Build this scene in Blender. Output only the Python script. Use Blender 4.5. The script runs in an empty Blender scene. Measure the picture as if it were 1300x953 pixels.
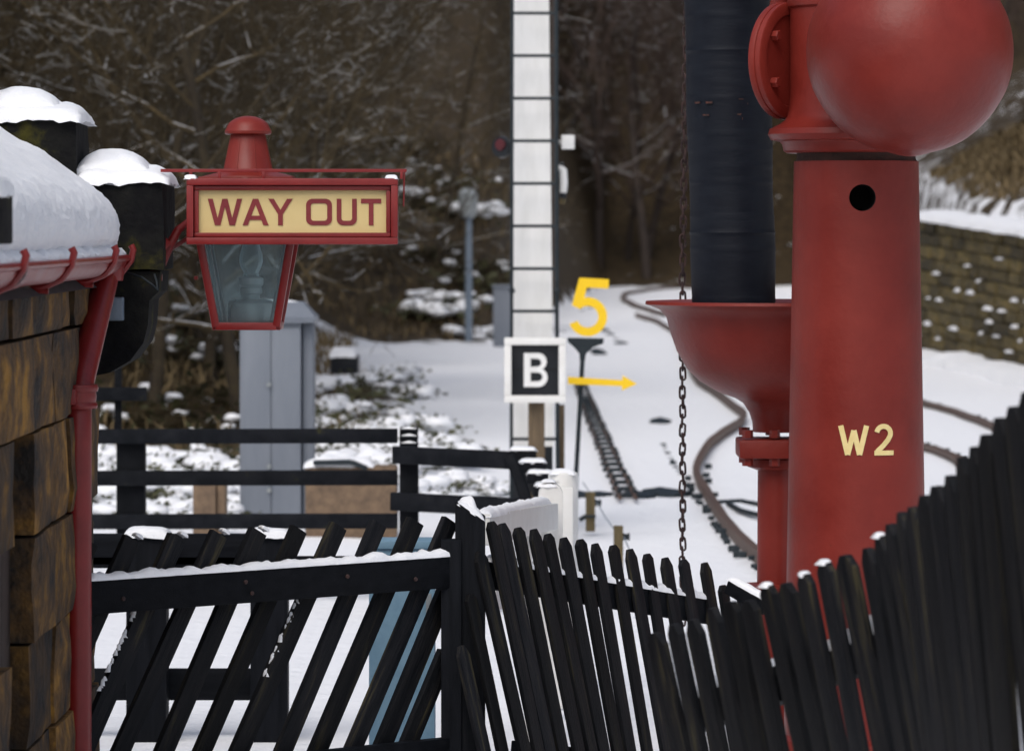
import bpy, bmesh, math, random
from mathutils import Vector, Matrix, noise
R = math.radians
random.seed(7)
SC = bpy.context.scene
COL = SC.collection

# ---------------------------------------------------------------- camera, sky, sun, exposure
F = 150.0 / 36.0 * 1300.0          # focal length in photo pixels
HZ = 290.0                         # photo row of the eye level
EYE = 2.1
cd = bpy.data.cameras.new('camera'); cam = bpy.data.objects.new('camera', cd); COL.objects.link(cam)
cam.location = (0, 0, EYE); cam.rotation_euler = (R(90), 0, 0)
cd.lens = 150; cd.sensor_width = 36; cd.shift_y = -(476.5 - HZ) / 1300.0
cd.clip_start = 0.2; cd.clip_end = 6000
cd.dof.use_dof = True; cd.dof.focus_distance = 14.9; cd.dof.aperture_fstop = 6.0
SC.camera = cam
W = bpy.data.worlds.new('World'); SC.world = W; W.use_nodes = True
wn = W.node_tree.nodes; wl = W.node_tree.links
SUN_EL, SUN_AZ = R(52), R(200)     # azimuth clockwise from +Y
sky = wn.new('ShaderNodeTexSky'); sky.sky_type = 'NISHITA'; sky.sun_disc = False
sky.sun_elevation = SUN_EL; sky.sun_rotation = SUN_AZ
sky.air_density = 1.0; sky.dust_density = 4.0; sky.ozone_density = 1.0
hs = wn.new('ShaderNodeHueSaturation'); hs.inputs['Saturation'].default_value = 0.72
wl.new(sky.outputs[0], hs.inputs['Color'])
bg = wn['Background']; wl.new(hs.outputs[0], bg.inputs[0]); bg.inputs[1].default_value = 0.10
sl = bpy.data.lights.new('sun', 'SUN'); sl.energy = 0.9; sl.angle = R(40); sl.color = (1, .985, .97)
sun = bpy.data.objects.new('sun', sl); COL.objects.link(sun)
sd = Vector((math.sin(SUN_AZ) * math.cos(SUN_EL), math.cos(SUN_AZ) * math.cos(SUN_EL), math.sin(SUN_EL)))
sun.rotation_euler = sd.to_track_quat('Z', 'Y').to_euler(); sun.location = sd * 50
SC.view_settings.view_transform = 'Standard'; SC.view_settings.look = 'None'
SC.view_settings.exposure = 0.42; SC.view_settings.gamma = 1

# ---------------------------------------------------------------- helpers
def P(px, py, Y):
    return Vector(((px - 650) * Y / F, Y, EYE - (py - HZ) * Y / F))
def G(px, py, z=0.0):
    Y = (EYE - z) * F / (py - HZ)
    return Vector(((px - 650) * Y / F, Y, z))
def S(n, Y):                        # n photo pixels at distance Y, in metres
    return n * Y / F

def wloc(o):
    v = Vector((0, 0, 0))
    while o: v += o.location; o = o.parent
    return v
def finish(me, m, sharp=35):
    if m:
        for k in (m if isinstance(m, (list, tuple)) else [m]): me.materials.append(k)
    if sharp is not None:
        me.polygons.foreach_set('use_smooth', [True] * len(me.polygons))
        me.set_sharp_from_angle(angle=R(sharp))
    me.update()
def mesh_of(bm, name, m, sharp=35, bevel=0):
    if bevel:
        bmesh.ops.bevel(bm, geom=bm.edges[:], offset=bevel, segments=2, affect='EDGES', profile=.6)
    bmesh.ops.recalc_face_normals(bm, faces=bm.faces[:])
    me = bpy.data.meshes.new(name); bm.to_mesh(me); bm.free(); finish(me, m, sharp); return me
def obj(name, bm, m, parent=None, sharp=35, bevel=0):
    """bm in world coordinates -> one mesh object below parent"""
    if parent: bmesh.ops.translate(bm, verts=bm.verts[:], vec=-wloc(parent))
    o = bpy.data.objects.new(name, mesh_of(bm, name, m, sharp, bevel))
    COL.objects.link(o); o.parent = parent
    return o
def inst(name, me, parent, loc, rot=None, sc=None):
    o = bpy.data.objects.new(name, me); COL.objects.link(o); o.parent = parent
    o.location = Vector(loc) - (wloc(parent) if parent else Vector())
    if rot is not None:
        o.rotation_euler = rot.to_euler() if isinstance(rot, Matrix) else rot
    if sc: o.scale = sc
    return o
def tag(o, label, cat=None, group=None, kind=None):
    if label: o['label'] = label
    if cat: o['category'] = cat
    if group: o['group'] = group
    if kind: o['kind'] = kind
    return o
def thing(name, label, cat, loc, group=None):
    o = bpy.data.objects.new(name, None); COL.objects.link(o); o.location = loc
    o.empty_display_size = .1
    return tag(o, label, cat, group)

def box(bm, c, s, M=None, bevel=0):
    b = bmesh.new(); bmesh.ops.create_cube(b, size=1)
    for v in b.verts: v.co = Vector((v.co.x * s[0], v.co.y * s[1], v.co.z * s[2]))
    if bevel: bmesh.ops.bevel(b, geom=b.edges[:], offset=bevel, segments=2, affect='EDGES', profile=.6)
    if M: b.transform(M if len(M) == 4 else M.to_4x4())
    bmesh.ops.translate(b, verts=b.verts[:], vec=Vector(c))
    merge(bm, b); return bm
def merge(bm, b):
    mp = [bm.verts.new(v.co) for v in b.verts]
    b.verts.index_update()
    for f in b.faces:
        try: bm.faces.new([mp[v.index] for v in f.verts])
        except ValueError: pass
    b.free()
def beam(bm, a, b, w, h, bevel=.004, roll=0):
    """box from a to b, width w (sideways), height h"""
    a, b = Vector(a), Vector(b); d = b - a
    x = d.normalized(); up = Vector((0, 0, 1)) if abs(x.z) < .95 else Vector((0, 1, 0))
    y = up.cross(x).normalized(); z = x.cross(y)
    M = Matrix((x, y, z)).transposed()
    if roll: M = M @ Matrix.Rotation(roll, 3, 'X')
    return box(bm, (a + b) / 2, (d.length, w, h), M, bevel)
def tube(bm, pts, r, n=10, closed=False, cap=True):
    pts = [Vector(p) for p in pts]; k = len(pts)
    rs = r if isinstance(r, (list, tuple)) else [r] * k
    rings = []; ref = None
    for i, p in enumerate(pts):
        if closed: t = pts[(i + 1) % k] - pts[i - 1]
        else: t = pts[min(i + 1, k - 1)] - pts[max(i - 1, 0)]
        t.normalize()
        if ref is None: ref = Vector((0, 0, 1)) if abs(t.z) < .9 else Vector((0, 1, 0))
        s = ref.cross(t).normalized(); u = t.cross(s); ref = u
        rings.append([bm.verts.new(p + (s * math.cos(2 * math.pi * j / n) + u * math.sin(2 * math.pi * j / n)) * rs[i]) for j in range(n)])
    for i in range(k if closed else k - 1):
        a, b = rings[i], rings[(i + 1) % k]
        for j in range(n): bm.faces.new((a[j], a[(j + 1) % n], b[(j + 1) % n], b[j]))
    if cap and not closed:
        bm.faces.new(rings[0][::-1]); bm.faces.new(rings[-1])
    return bm
def lathe(bm, prof, c, n=48, axis=None):
    """prof: list of (r, z); c: base point; closes to the axis where r==0"""
    b = bmesh.new(); rings = []
    for r, z in prof:
        if r < 1e-6: rings.append([b.verts.new((0, 0, z))])
        else: rings.append([b.verts.new((r * math.cos(2 * math.pi * j / n), r * math.sin(2 * math.pi * j / n), z)) for j in range(n)])
    for p, q in zip(rings, rings[1:]):
        for j in range(n):
            k = (j + 1) % n
            if len(p) == 1 and len(q) == 1: continue
            if len(p) == 1: b.faces.new((p[0], q[j], q[k]))
            elif len(q) == 1: b.faces.new((p[j], p[k], q[0]))
            else: b.faces.new((p[j], p[k], q[k], q[j]))
    if axis is not None:
        b.transform(Vector((0, 0, 1)).rotation_difference(Vector(axis)).to_matrix().to_4x4())
    bmesh.ops.translate(b, verts=b.verts[:], vec=Vector(c)); merge(bm, b); return bm
def shape(loops, depth):
    """filled 2-D outline (holes are further loops) with thickness, in x/z, front at y=-depth/2"""
    cu = bpy.data.curves.new('outline', 'CURVE'); cu.dimensions = '2D'; cu.fill_mode = 'BOTH'; cu.extrude = depth / 2
    for lp in loops:
        s = cu.splines.new('POLY'); s.points.add(len(lp) - 1); s.use_cyclic_u = True
        for p, q in zip(s.points, lp): p.co = (q[0], q[1], 0, 1)
    o = bpy.data.objects.new('outline', cu); COL.objects.link(o)
    dg = bpy.context.evaluated_depsgraph_get(); dg.update()
    me = bpy.data.meshes.new_from_object(o.evaluated_get(dg))
    bpy.data.objects.remove(o); bpy.data.curves.remove(cu)
    b = bmesh.new(); b.from_mesh(me); bpy.data.meshes.remove(me)
    bmesh.ops.remove_doubles(b, verts=b.verts[:], dist=1e-5)
    b.transform(Matrix.Rotation(R(90), 4, 'X'))
    return b
def arc(cx, cy, r, a0, a1, n=8):
    return [(cx + r * math.cos(R(a0 + (a1 - a0) * i / n)), cy + r * math.sin(R(a0 + (a1 - a0) * i / n))) for i in range(n + 1)]
def rrect(x0, y0, x1, y1, r):
    return arc(x1 - r, y1 - r, r, 0, 90) + arc(x0 + r, y1 - r, r, 90, 180) + arc(x0 + r, y0 + r, r, 180, 270) + arc(x1 - r, y0 + r, r, 270, 360)

def snow_strip(bm, a, b, w, h, step=.03, amp=.5, seed=0, n=8):
    """lumpy ridge of snow lying along a-b (its flat bottom on the line)"""
    a, b = Vector(a), Vector(b); d = b - a; L = d.length; k = max(2, int(L / step))
    x = d.normalized(); y = Vector((0, 0, 1)).cross(x).normalized()
    rings = []
    for i in range(k + 1):
        t = i / k; p = a + d * t
        e = min(1, min(t, 1 - t) * L / (h * 1.2) + .15)
        f = (1 + amp * noise.noise(Vector((t * L * 14, seed, 0))) + .5 * amp * noise.noise(Vector((t * L * 45, seed + 9, 0)))) * e
        g = 1 + .25 * amp * noise.noise(Vector((t * L * 25, seed + 5, 3)))
        ring = []
        for j in range(n):
            an = math.pi * j / (n - 1)
            jit = 1 + .18 * noise.noise(p * 60 + Vector((j * 3.1, seed, 0)))
            ring.append(bm.verts.new(p + y * (math.cos(an) * w / 2 * g * jit) + Vector((0, 0, 1)) * (math.sin(an) ** .7 * h * f * jit)))
        rings.append(ring)
    for p, q in zip(rings, rings[1:]):
        for j in range(n - 1): bm.faces.new((p[j], p[j + 1], q[j + 1], q[j]))
        bm.faces.new((p[-1], p[0], q[0], q[-1]))
    bm.faces.new(rings[0]); bm.faces.new(rings[-1][::-1])
    return bm
def snow_mound(bm, c, sx, sy, h, ex=2.6, seed=0, n=22, lump=.12, skirt=.25):
    """cushion of snow on a rectangle sx*sy centred at c (bottom)"""
    c = Vector(c); g = []
    for i in range(n + 1):
        row = []
        for j in range(n + 1):
            u, v = 2 * i / n - 1, 2 * j / n - 1
            # concentrate rings towards the edge
            u = math.copysign(abs(u) ** .8, u); v = math.copysign(abs(v) ** .8, v)
            e = max(0, 1 - abs(u) ** (ex * 2)) ** .5 * max(0, 1 - abs(v) ** (ex * 2)) ** .5
            q = Vector((c.x + u * sx / 2, c.y + v * sy / 2, c.z))
            nz = noise.noise(q * 7 + Vector((seed, 0, 0))) + .4 * noise.noise(q * 22) + .18 * noise.noise(q * 60)
            z = h * e * (1 + lump * nz) - h * skirt * (1 - e)
            q.z += z
            if e < .4:
                q.z += min(.014, h * .3) * noise.noise(q * 26 + Vector((2, 7, seed))); q.x += .012 * noise.noise(q * 30 + Vector((5, seed, 0))); q.y += .012 * noise.noise(q * 30 + Vector((9, seed, 0)))
            row.append(bm.verts.new(q))
        g.append(row)
    for i in range(n):
        for j in range(n): bm.faces.new((g[i][j], g[i + 1][j], g[i + 1][j + 1], g[i][j + 1]))
    rim = [g[i][0] for i in range(n)] + [g[n][j] for j in range(n)] + [g[i][n] for i in range(n, 0, -1)] + [g[0][j] for j in range(n, 0, -1)]
    bm.faces.new(rim[::-1])
    return bm

# ---------------------------------------------------------------- materials
def mat(name, c1, c2=None, scale=6, rough=.6, bump=.15, bscale=50, dist=.01, stretch=(1, 1, 1), rnd=0, metal=0, coat=0, lo=.35, hi=.65, c3=None, spec=.5, spots=None, sthr=.70):
    m = bpy.data.materials.new(name); m.use_nodes = True; nt = m.node_tree; N = nt.nodes; L = nt.links
    b = N['Principled BSDF']; b.inputs['Roughness'].default_value = rough; b.inputs['Metallic'].default_value = metal
    b.inputs['Coat Weight'].default_value = coat; b.inputs['Coat Roughness'].default_value = .25
    b.inputs['Specular IOR Level'].default_value = spec
    tc = N.new('ShaderNodeTexCoord'); mp = N.new('ShaderNodeMapping'); mp.inputs['Scale'].default_value = stretch
    L.new(tc.outputs['Object'], mp.inputs[0])
    oi = N.new('ShaderNodeObjectInfo')
    vm = N.new('ShaderNodeVectorMath'); vm.operation = 'ADD'
    mu = N.new('ShaderNodeVectorMath'); mu.operation = 'SCALE'; mu.inputs[0].default_value = (17, 31, 23)
    L.new(oi.outputs['Random'], mu.inputs['Scale']); L.new(mp.outputs[0], vm.inputs[0]); L.new(mu.outputs[0], vm.inputs[1])
    n1 = N.new('ShaderNodeTexNoise'); n1.inputs['Scale'].default_value = scale; n1.inputs['Detail'].default_value = 8; n1.inputs['Roughness'].default_value = .65
    L.new(vm.outputs[0], n1.inputs['Vector'])
    cr = N.new('ShaderNodeValToRGB'); e = cr.color_ramp.elements
    e[0].position = lo; e[0].color = (*c1, 1); e[1].position = hi; e[1].color = (*(c2 or c1), 1)
    if c3: q = e.new(min(1, hi + .12)); q.color = (*c3, 1)
    L.new(n1.outputs[0], cr.inputs[0])
    out = cr.outputs[0]
    if rnd:
        h = N.new('ShaderNodeHueSaturation'); mr = N.new('ShaderNodeMapRange')
        mr.inputs['To Min'].default_value = 1 - rnd; mr.inputs['To Max'].default_value = 1 + rnd
        L.new(oi.outputs['Random'], mr.inputs['Value']); L.new(mr.outputs[0], h.inputs['Value']); L.new(out, h.inputs['Color']); out = h.outputs[0]
    if spots:
        n4 = N.new('ShaderNodeTexNoise'); n4.inputs['Scale'].default_value = 16; n4.inputs['Detail'].default_value = 10; n4.inputs['Roughness'].default_value = .7
        L.new(vm.outputs[0], n4.inputs['Vector']); r4 = N.new('ShaderNodeValToRGB'); r4.color_ramp.elements[0].position = sthr; r4.color_ramp.elements[1].position = sthr + .03
        L.new(n4.outputs[0], r4.inputs[0]); m4 = N.new('ShaderNodeMix'); m4.data_type = 'RGBA'; L.new(r4.outputs[0], m4.inputs['Factor']); L.new(out, m4.inputs['A']); m4.inputs['B'].default_value = (*spots, 1); out = m4.outputs['Result']
    L.new(out, b.inputs['Base Color'])
    rr = N.new('ShaderNodeMapRange'); rr.inputs['To Min'].default_value = max(.05, rough - .1); rr.inputs['To Max'].default_value = min(1, rough + .12)
    L.new(n1.outputs[0], rr.inputs['Value']); L.new(rr.outputs[0], b.inputs['Roughness'])
    if bump:
        n2 = N.new('ShaderNodeTexNoise'); n2.inputs['Scale'].default_value = bscale; n2.inputs['Detail'].default_value = 5
        L.new(vm.outputs[0], n2.inputs['Vector'])
        bp = N.new('ShaderNodeBump'); bp.inputs['Strength'].default_value = bump; bp.inputs['Distance'].default_value = dist
        L.new(n2.outputs[0], bp.inputs['Height']); L.new(bp.outputs[0], b.inputs['Normal'])
    return m
M = {}
M['snow'] = mat('snow', (.80, .82, .86), (.88, .89, .91), 8, .65, .5, 130, .006)
M['black'] = mat('black_painted_wood', (.002, .0028, .0045), (.007, .008, .011), 5, .65, .35, 30, .004, (9, 9, .8), .3, c3=(.022, .021, .020), spec=.12)
M['blackh'] = mat('black_painted_rail', (.002, .0028, .0045), (.007, .008, .011), 4, .65, .35, 30, .004, (.7, 8, 9), .3, c3=(.02, .02, .02), spec=.12)
M['mossy'] = mat('mossy_black_wood', (.003, .004, .006), (.009, .010, .013), 4, .7, .35, 30, .004, (2, 2, 2), .2, c3=(.035, .034, .012), lo=.4, hi=.62, spec=.12)
M['picket'] = mat('weathered_picket', (.0018, .0025, .004), (.008, .008, .0095), 4, .62, .7, 26, .006, (9, 9, .6), .6, c3=(.042, .036, .018), lo=.40, hi=.57, spec=.18)
M['red'] = mat('red_cast_iron_paint', (.158, .016, .011), (.212, .025, .017), 3, .42, .25, 40, .006, coat=.02, spec=.28, spots=(.05, .02, .012))
M['red_gloss'] = mat('red_gloss_paint', (.17, .010, .010), (.22, .016, .015), 9, .38, .18, 60, .004, coat=.1, spec=.4, spots=(.05, .012, .01))
M['rust_gap'] = mat('rusty_joint', (.03, .014, .01), (.06, .025, .018), 20, .9, .5, 60, .008)
M['dark_in'] = mat('dark_interior', (.004, .004, .004), (.008, .007, .006), 10, .9)
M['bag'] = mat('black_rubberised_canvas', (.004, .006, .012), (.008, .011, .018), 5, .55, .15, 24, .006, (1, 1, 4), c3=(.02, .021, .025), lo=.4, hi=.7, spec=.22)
M['scuff'] = mat('rusty_scuff', (.10, .03, .02), (.02, .02, .02), 30, .9)
M['chain'] = mat('rusty_chain_iron', (.025, .016, .018), (.07, .035, .03), 40, .75, .4, 90, .003, metal=.3)
M['cream'] = mat('cream_enamel', (.62, .47, .20), (.66, .52, .24), 3, .45, .04, 30, .002)
M['w2'] = mat('cream_lettering', (.72, .57, .24), (.80, .65, .30), 20, .5, .1, 45, .003)
M['letter'] = mat('maroon_lettering', (.17, .012, .016), (.22, .018, .022), 8, .5)
M['white'] = mat('white_paint', (.70, .70, .68), (.80, .80, .79), 5, .5, .15, 30, .004, (3, 3, .6), c3=(.62, .60, .53), lo=.3, hi=.7)
M['whitew'] = mat('white_gate_paint', (.70, .69, .66), (.80, .80, .78), 9, .55, .2, 30, .004, c3=(.60, .57, .48), lo=.3, hi=.72)
M['yellow'] = mat('yellow_sign_paint', (.84, .53, .003), (.88, .57, .004), 9, .5, .05)
M['signblack'] = mat('black_enamel', (.008, .010, .013), (.014, .016, .02), 8, .35, .05, spec=.3)
M['iron'] = mat('dark_painted_iron', (.008, .014, .018), (.02, .028, .034), 20, .5, .1, spec=.3)
M['grey'] = mat('grey_cabinet_paint', (.145, .165, .198), (.175, .195, .228), 2.5, .5, .06, 30, .003, (2, 2, .5))
M['greypole'] = mat('blue_grey_pole', (.13, .17, .22), (.17, .21, .26), 4, .5)
M['lamphead'] = mat('grey_lamp_head', (.20, .22, .23), (.28, .30, .30), 12, .4)
M['stone'] = mat('sooty_sandstone', (.010, .007, .005), (.095, .048, .012), 5, .9, 1.0, 26, .02, (1, .75, .9), rnd=.5, c3=(.27, .135, .018), lo=.38, hi=.53)
M['mortar'] = mat('dark_mortar', (.035, .025, .015), (.09, .06, .03), 14, .95, .6, 40, .01)
M['blackstone'] = mat('soot_black_stone', (.003, .003, .004), (.010, .010, .009), 5, .9, .8, 30, .012, c3=(.055, .05, .010), lo=.40, hi=.55, spec=.2)
M['wallstone'] = mat('retaining_wall_stone', (.035, .028, .010), (.13, .094, .030), 2.5, .95, .7, 9, .03, rnd=.5, c3=(.19, .14, .045))
M['walljoint'] = mat('retaining_wall_joint', (.012, .011, .008), (.04, .035, .02), 5, .95)
M['door'] = mat('dark_brown_door', (.012, .006, .004), (.03, .014, .009), 4, .6, .3, 20, .004, (6, 6, .6))
M['slate'] = mat('slate', (.03, .03, .035), (.06, .06, .065), 6, .8)
M['rail'] = mat('rusty_rail', (.07, .045, .035), (.15, .09, .065), 14, .6, .3, 50, .004, metal=.3)
M['railtop'] = mat('worn_rail_head', (.22, .19, .17), (.30, .27, .24), 10, .35, metal=.6)
M['oldwood'] = mat('old_brown_timber', (.07, .05, .03), (.17, .12, .07), 6, .85, .5, 30, .006, (7, 7, .7))
M['mosswood'] = mat('mossy_stake_timber', (.07, .055, .025), (.15, .11, .05), 8, .85, .5, 30, .006, (4, 4, .8), c3=(.11, .12, .03))
M['sand'] = mat('brown_sandstone', (.11, .075, .05), (.20, .135, .085), 12, .95, .7, 60, .012)
M['bluep'] = mat('pale_blue_paint', (.13, .24, .33), (.19, .32, .42), 7, .6, .2, 25, .004, c3=(.30, .36, .40))
M['lens'] = mat('red_signal_lens', (.06, .004, .008), (.08, .005, .01), 5, .3)
M['brass'] = mat('dull_brass', (.40, .42, .42), (.5, .52, .52), 12, .4, metal=.3)
M['bark'] = mat('mossy_bark', (.022, .015, .009), (.055, .040, .020), 5, .95, .4, 12, .02, rnd=.25, c3=(.06, .056, .014))
M['twig'] = mat('brown_twigs', (.030, .021, .009), (.072, .050, .020), 2, .95, 0, rnd=.3, c3=(.075, .066, .014))
M['bark_far'] = mat('dark_bark', (.022, .016, .014), (.05, .037, .030), 3, .95, 0, rnd=.25)
M['twig_far'] = mat('purple_brown_twigs', (.046, .031, .025), (.080, .054, .043), 1, .95, 0, rnd=.35)
M['leaf'] = mat('bramble_leaf', (.025, .03, .010), (.07, .07, .022), 4, .7, 0, rnd=.2, c3=(.10, .07, .03))
M['drygrass'] = mat('dead_grass', (.09, .065, .03), (.19, .135, .065), 2, .95, 0)
M['platform'] = M['snow']
def glass_mat():
    m = bpy.data.materials.new('old_lamp_glass'); m.use_nodes = True; N = m.node_tree.nodes; L = m.node_tree.links
    tr = N.new('ShaderNodeBsdfTransparent'); tr.inputs[0].default_value = (.86, .92, .93, 1)
    gl = N.new('ShaderNodeBsdfGlossy'); gl.inputs['Roughness'].default_value = .12; gl.inputs[0].default_value = (.8, .9, .95, 1)
    fr = N.new('ShaderNodeFresnel'); fr.inputs[0].default_value = 1.5
    df = N.new('ShaderNodeBsdfDiffuse'); df.inputs[0].default_value = (.42, .50, .52, 1)
    nz = N.new('ShaderNodeTexNoise'); nz.inputs['Scale'].default_value = 9; nz.inputs['Detail'].default_value = 6
    tc = N.new('ShaderNodeTexCoord'); L.new(tc.outputs['Object'], nz.inputs['Vector'])
    mr = N.new('ShaderNodeMapRange'); mr.inputs['To Min'].default_value = .02; mr.inputs['To Max'].default_value = .20; L.new(nz.outputs[0], mr.inputs['Value'])
    a = N.new('ShaderNodeMixShader'); L.new(mr.outputs[0], a.inputs[0]); L.new(tr.outputs[0], a.inputs[1]); L.new(df.outputs[0], a.inputs[2])
    b = N.new('ShaderNodeMixShader'); L.new(fr.outputs[0], b.inputs[0]); L.new(a.outputs[0], b.inputs[1]); L.new(gl.outputs[0], b.inputs[2])
    L.new(b.outputs[0], N['Material Output'].inputs[0]); return m
M['glass'] = glass_mat()
def clear_glass():
    m = bpy.data.materials.new('lamp_chimney_glass'); m.use_nodes = True; N = m.node_tree.nodes; L = m.node_tree.links
    tr = N.new('ShaderNodeBsdfTransparent'); tr.inputs[0].default_value = (.9, .96, .97, 1)
    gl = N.new('ShaderNodeBsdfGlossy'); gl.inputs['Roughness'].default_value = .08
    lw = N.new('ShaderNodeLayerWeight'); lw.inputs[0].default_value = .62
    b = N.new('ShaderNodeMixShader'); df = N.new('ShaderNodeBsdfDiffuse'); df.inputs[0].default_value = (.8, .9, .93, 1); g2 = N.new('ShaderNodeMixShader'); g2.inputs[0].default_value = .75; L.new(gl.outputs[0], g2.inputs[1]); L.new(df.outputs[0], g2.inputs[2]); L.new(lw.outputs['Facing'], b.inputs[0]); L.new(tr.outputs[0], b.inputs[1]); L.new(g2.outputs[0], b.inputs[2])
    L.new(b.outputs[0], N['Material Output'].inputs[0]); return m
M['cglass'] = clear_glass()

def terrain_mat():
    m = bpy.data.materials.new('snowy_ground'); m.use_nodes = True; N = m.node_tree.nodes; L = m.node_tree.links
    b = N['Principled BSDF']; b.inputs['Roughness'].default_value = .75; b.inputs['Specular IOR Level'].default_value = .2
    tc = N.new('ShaderNodeTexCoord'); at = N.new('ShaderNodeAttribute'); at.attribute_name = 'cover'
    n1 = N.new('ShaderNodeTexNoise'); n1.inputs['Scale'].default_value = 1.6; n1.inputs['Detail'].default_value = 9; n1.inputs['Roughness'].default_value = .72
    L.new(tc.outputs['Object'], n1.inputs['Vector'])
    ad = N.new('ShaderNodeMath'); ad.operation = 'ADD'; L.new(n1.outputs[0], ad.inputs[0]); L.new(at.outputs['Fac'], ad.inputs[1])
    cr = N.new('ShaderNodeValToRGB'); cr.color_ramp.elements[0].position = .94; cr.color_ramp.elements[1].position = 1.06
    mr = N.new('ShaderNodeMath'); mr.operation = 'MULTIPLY'; mr.inputs[1].default_value = 1.0
    L.new(ad.outputs[0], cr.inputs[0])
    n2 = N.new('ShaderNodeTexNoise'); n2.inputs['Scale'].default_value = 5; n2.inputs['Detail'].default_value = 8
    L.new(tc.outputs['Object'], n2.inputs['Vector'])
    lit = N.new('ShaderNodeValToRGB'); e = lit.color_ramp.elements
    e[0].position = .3; e[0].color = (.018, .013, .008, 1); e[1].position = .7; e[1].color = (.075, .052, .026, 1)
    L.new(n2.outputs[0], lit.inputs[0])
    mx = N.new('ShaderNodeMix'); mx.data_type = 'RGBA'
    L.new(cr.outputs[0], mx.inputs['Factor']); L.new(lit.outputs[0], mx.inputs['A']); mx.inputs['B'].default_value = (.84, .855, .885, 1)
    L.new(mx.outputs['Result'], b.inputs['Base Color'])
    n3 = N.new('ShaderNodeTexNoise'); n3.inputs['Scale'].default_value = 7; n3.inputs['Detail'].default_value = 7
    L.new(tc.outputs['Object'], n3.inputs['Vector'])
    bp = N.new('ShaderNodeBump'); bp.inputs['Strength'].default_value = .5; bp.inputs['Distance'].default_value = .06
    L.new(n3.outputs[0], bp.inputs['Height']); L.new(bp.outputs[0], b.inputs['Normal'])
    return m

# ---------------------------------------------------------------- terrain
def sm(a, b, x):
    t = max(0, min(1, (x - a) / (b - a))); return t * t * (3 - 2 * t)
def left_edge(Y): return -0.75 - 1.75 * (Y - 37) / 34 if Y < 71 else -2.5 + (Y - 71) * .075
def wall_x(Y): return 7.2 - .067 * (Y - 60) if Y < 70 else 6.53 + .075 * (Y - 70)
def terrain(X, Y):
    """height, snow cover (1 = all snow, 0 = bare)"""
    h = 0.0; cover = .8
    h += .05 * noise.noise(Vector((X * .5, Y * .22, 0))) + .012 * noise.noise(Vector((X * 2.1, Y * .9, 4)))
    if Y < 25: h *= sm(14, 25, Y)
    h += .0025 * max(0, Y - 45)
    if Y > 37:                                  # bank on the left
        d = left_edge(max(Y, 33)) - X
        if d > 0:
            k = sm(37.5, 50, Y)
            h += k * (.42 * d * sm(0, 1.2, d) + .22 * noise.noise(Vector((X * 1.3, Y * .5, 2))) * sm(0, 1.5, d))
            k = sm(37, 41, Y); cover -= k * (.30 * sm(.1, .9, d) + .30 * sm(1.0, 1.9, d))
    if Y > 72:                                  # hillside at the back, left of the bend
        u = Y - 74 - max(0, (X + .5)) * 18
        if u > 0: h += .20 * min(u, 40) * sm(0, 12, u); cover -= .56 * sm(-1, 4, u)
    lx = wall_x(min(max(Y, 40), 110))
    if X > lx + .15 and 38 < Y:                 # bank above the retaining wall
        d = X - lx - .15; k = sm(38, 46, Y)
        h += k * ((2.05 + .02 * max(0, Y - 60)) * sm(.1, .75, d) + .55 * max(0, d - .3))
        cover -= .33 * sm(.0, .4, d) + .10 * sm(.8, 1.6, d)
    if Y > 134:
        u = Y - 134; h += .42 * min(u, 160) * sm(0, 25, u); cover -= .50 * sm(0, 3, u)
        h += 1.2 * noise.noise(Vector((X * .06, Y * .05, 7))) * sm(0, 20, u)
    if abs(X) > 150: h = h * .6
    return h, cover
def axis(segs):
    out = []
    for a, b, s in segs:
        n = max(1, round((b - a) / s)); out += [a + (b - a) * i / n for i in range(n)]
    return out + [segs[-1][1]]
xs = axis([(-1600, -200, 200), (-200, -40, 20), (-40, -14, 2), (-14, 13, .25), (13, 45, 2), (45, 200, 20), (200, 1600, 200)])
ys = axis([(-800, -50, 150), (-50, 0, 10), (0, 14, 2), (14, 90, .5), (90, 180, 1.2), (180, 320, 7), (320, 2000, 150)])
vs, fs, cov = [], [], []
for y in ys:
    for x in xs:
        h, c = terrain(x, y); vs.append((x, y, h)); cov.append(c)
nx = len(xs)
for j in range(len(ys) - 1):
    for i in range(nx - 1): fs.append((j * nx + i, j * nx + i + 1, (j + 1) * nx + i + 1, (j + 1) * nx + i))
me = bpy.data.meshes.new('ground'); me.from_pydata(vs, [], fs)
a = me.attributes.new('cover', 'FLOAT', 'POINT'); a.data.foreach_set('value', cov)  # where snow lies
finish(me, terrain_mat(), None); me.polygons.foreach_set('use_smooth', [True] * len(me.polygons))
ground = bpy.data.objects.new('ground', me); COL.objects.link(ground); tag(ground, None, kind='structure')
def hgt(x, y): return terrain(x, y)[0]
# the station platform the photograph is taken from
bm = bmesh.new(); box(bm, (1.6, 3.2, .17), (8.5, 20, .40), bevel=.03)
plat = obj('platform', bm, M['platform']); tag(plat, None, kind='structure')

# ---------------------------------------------------------------- station building
WX = -1.42
bl = thing('station_building', 'sooty sandstone station building with thick snow on roof and stepped gable', 'building', (-3.0, 11.5, 0))
bm = bmesh.new(); box(bm, (-3.1, 9.6, .96), (3.26, 9.1, 1.92)); obj('wall', bm, M['mortar'], bl)
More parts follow.
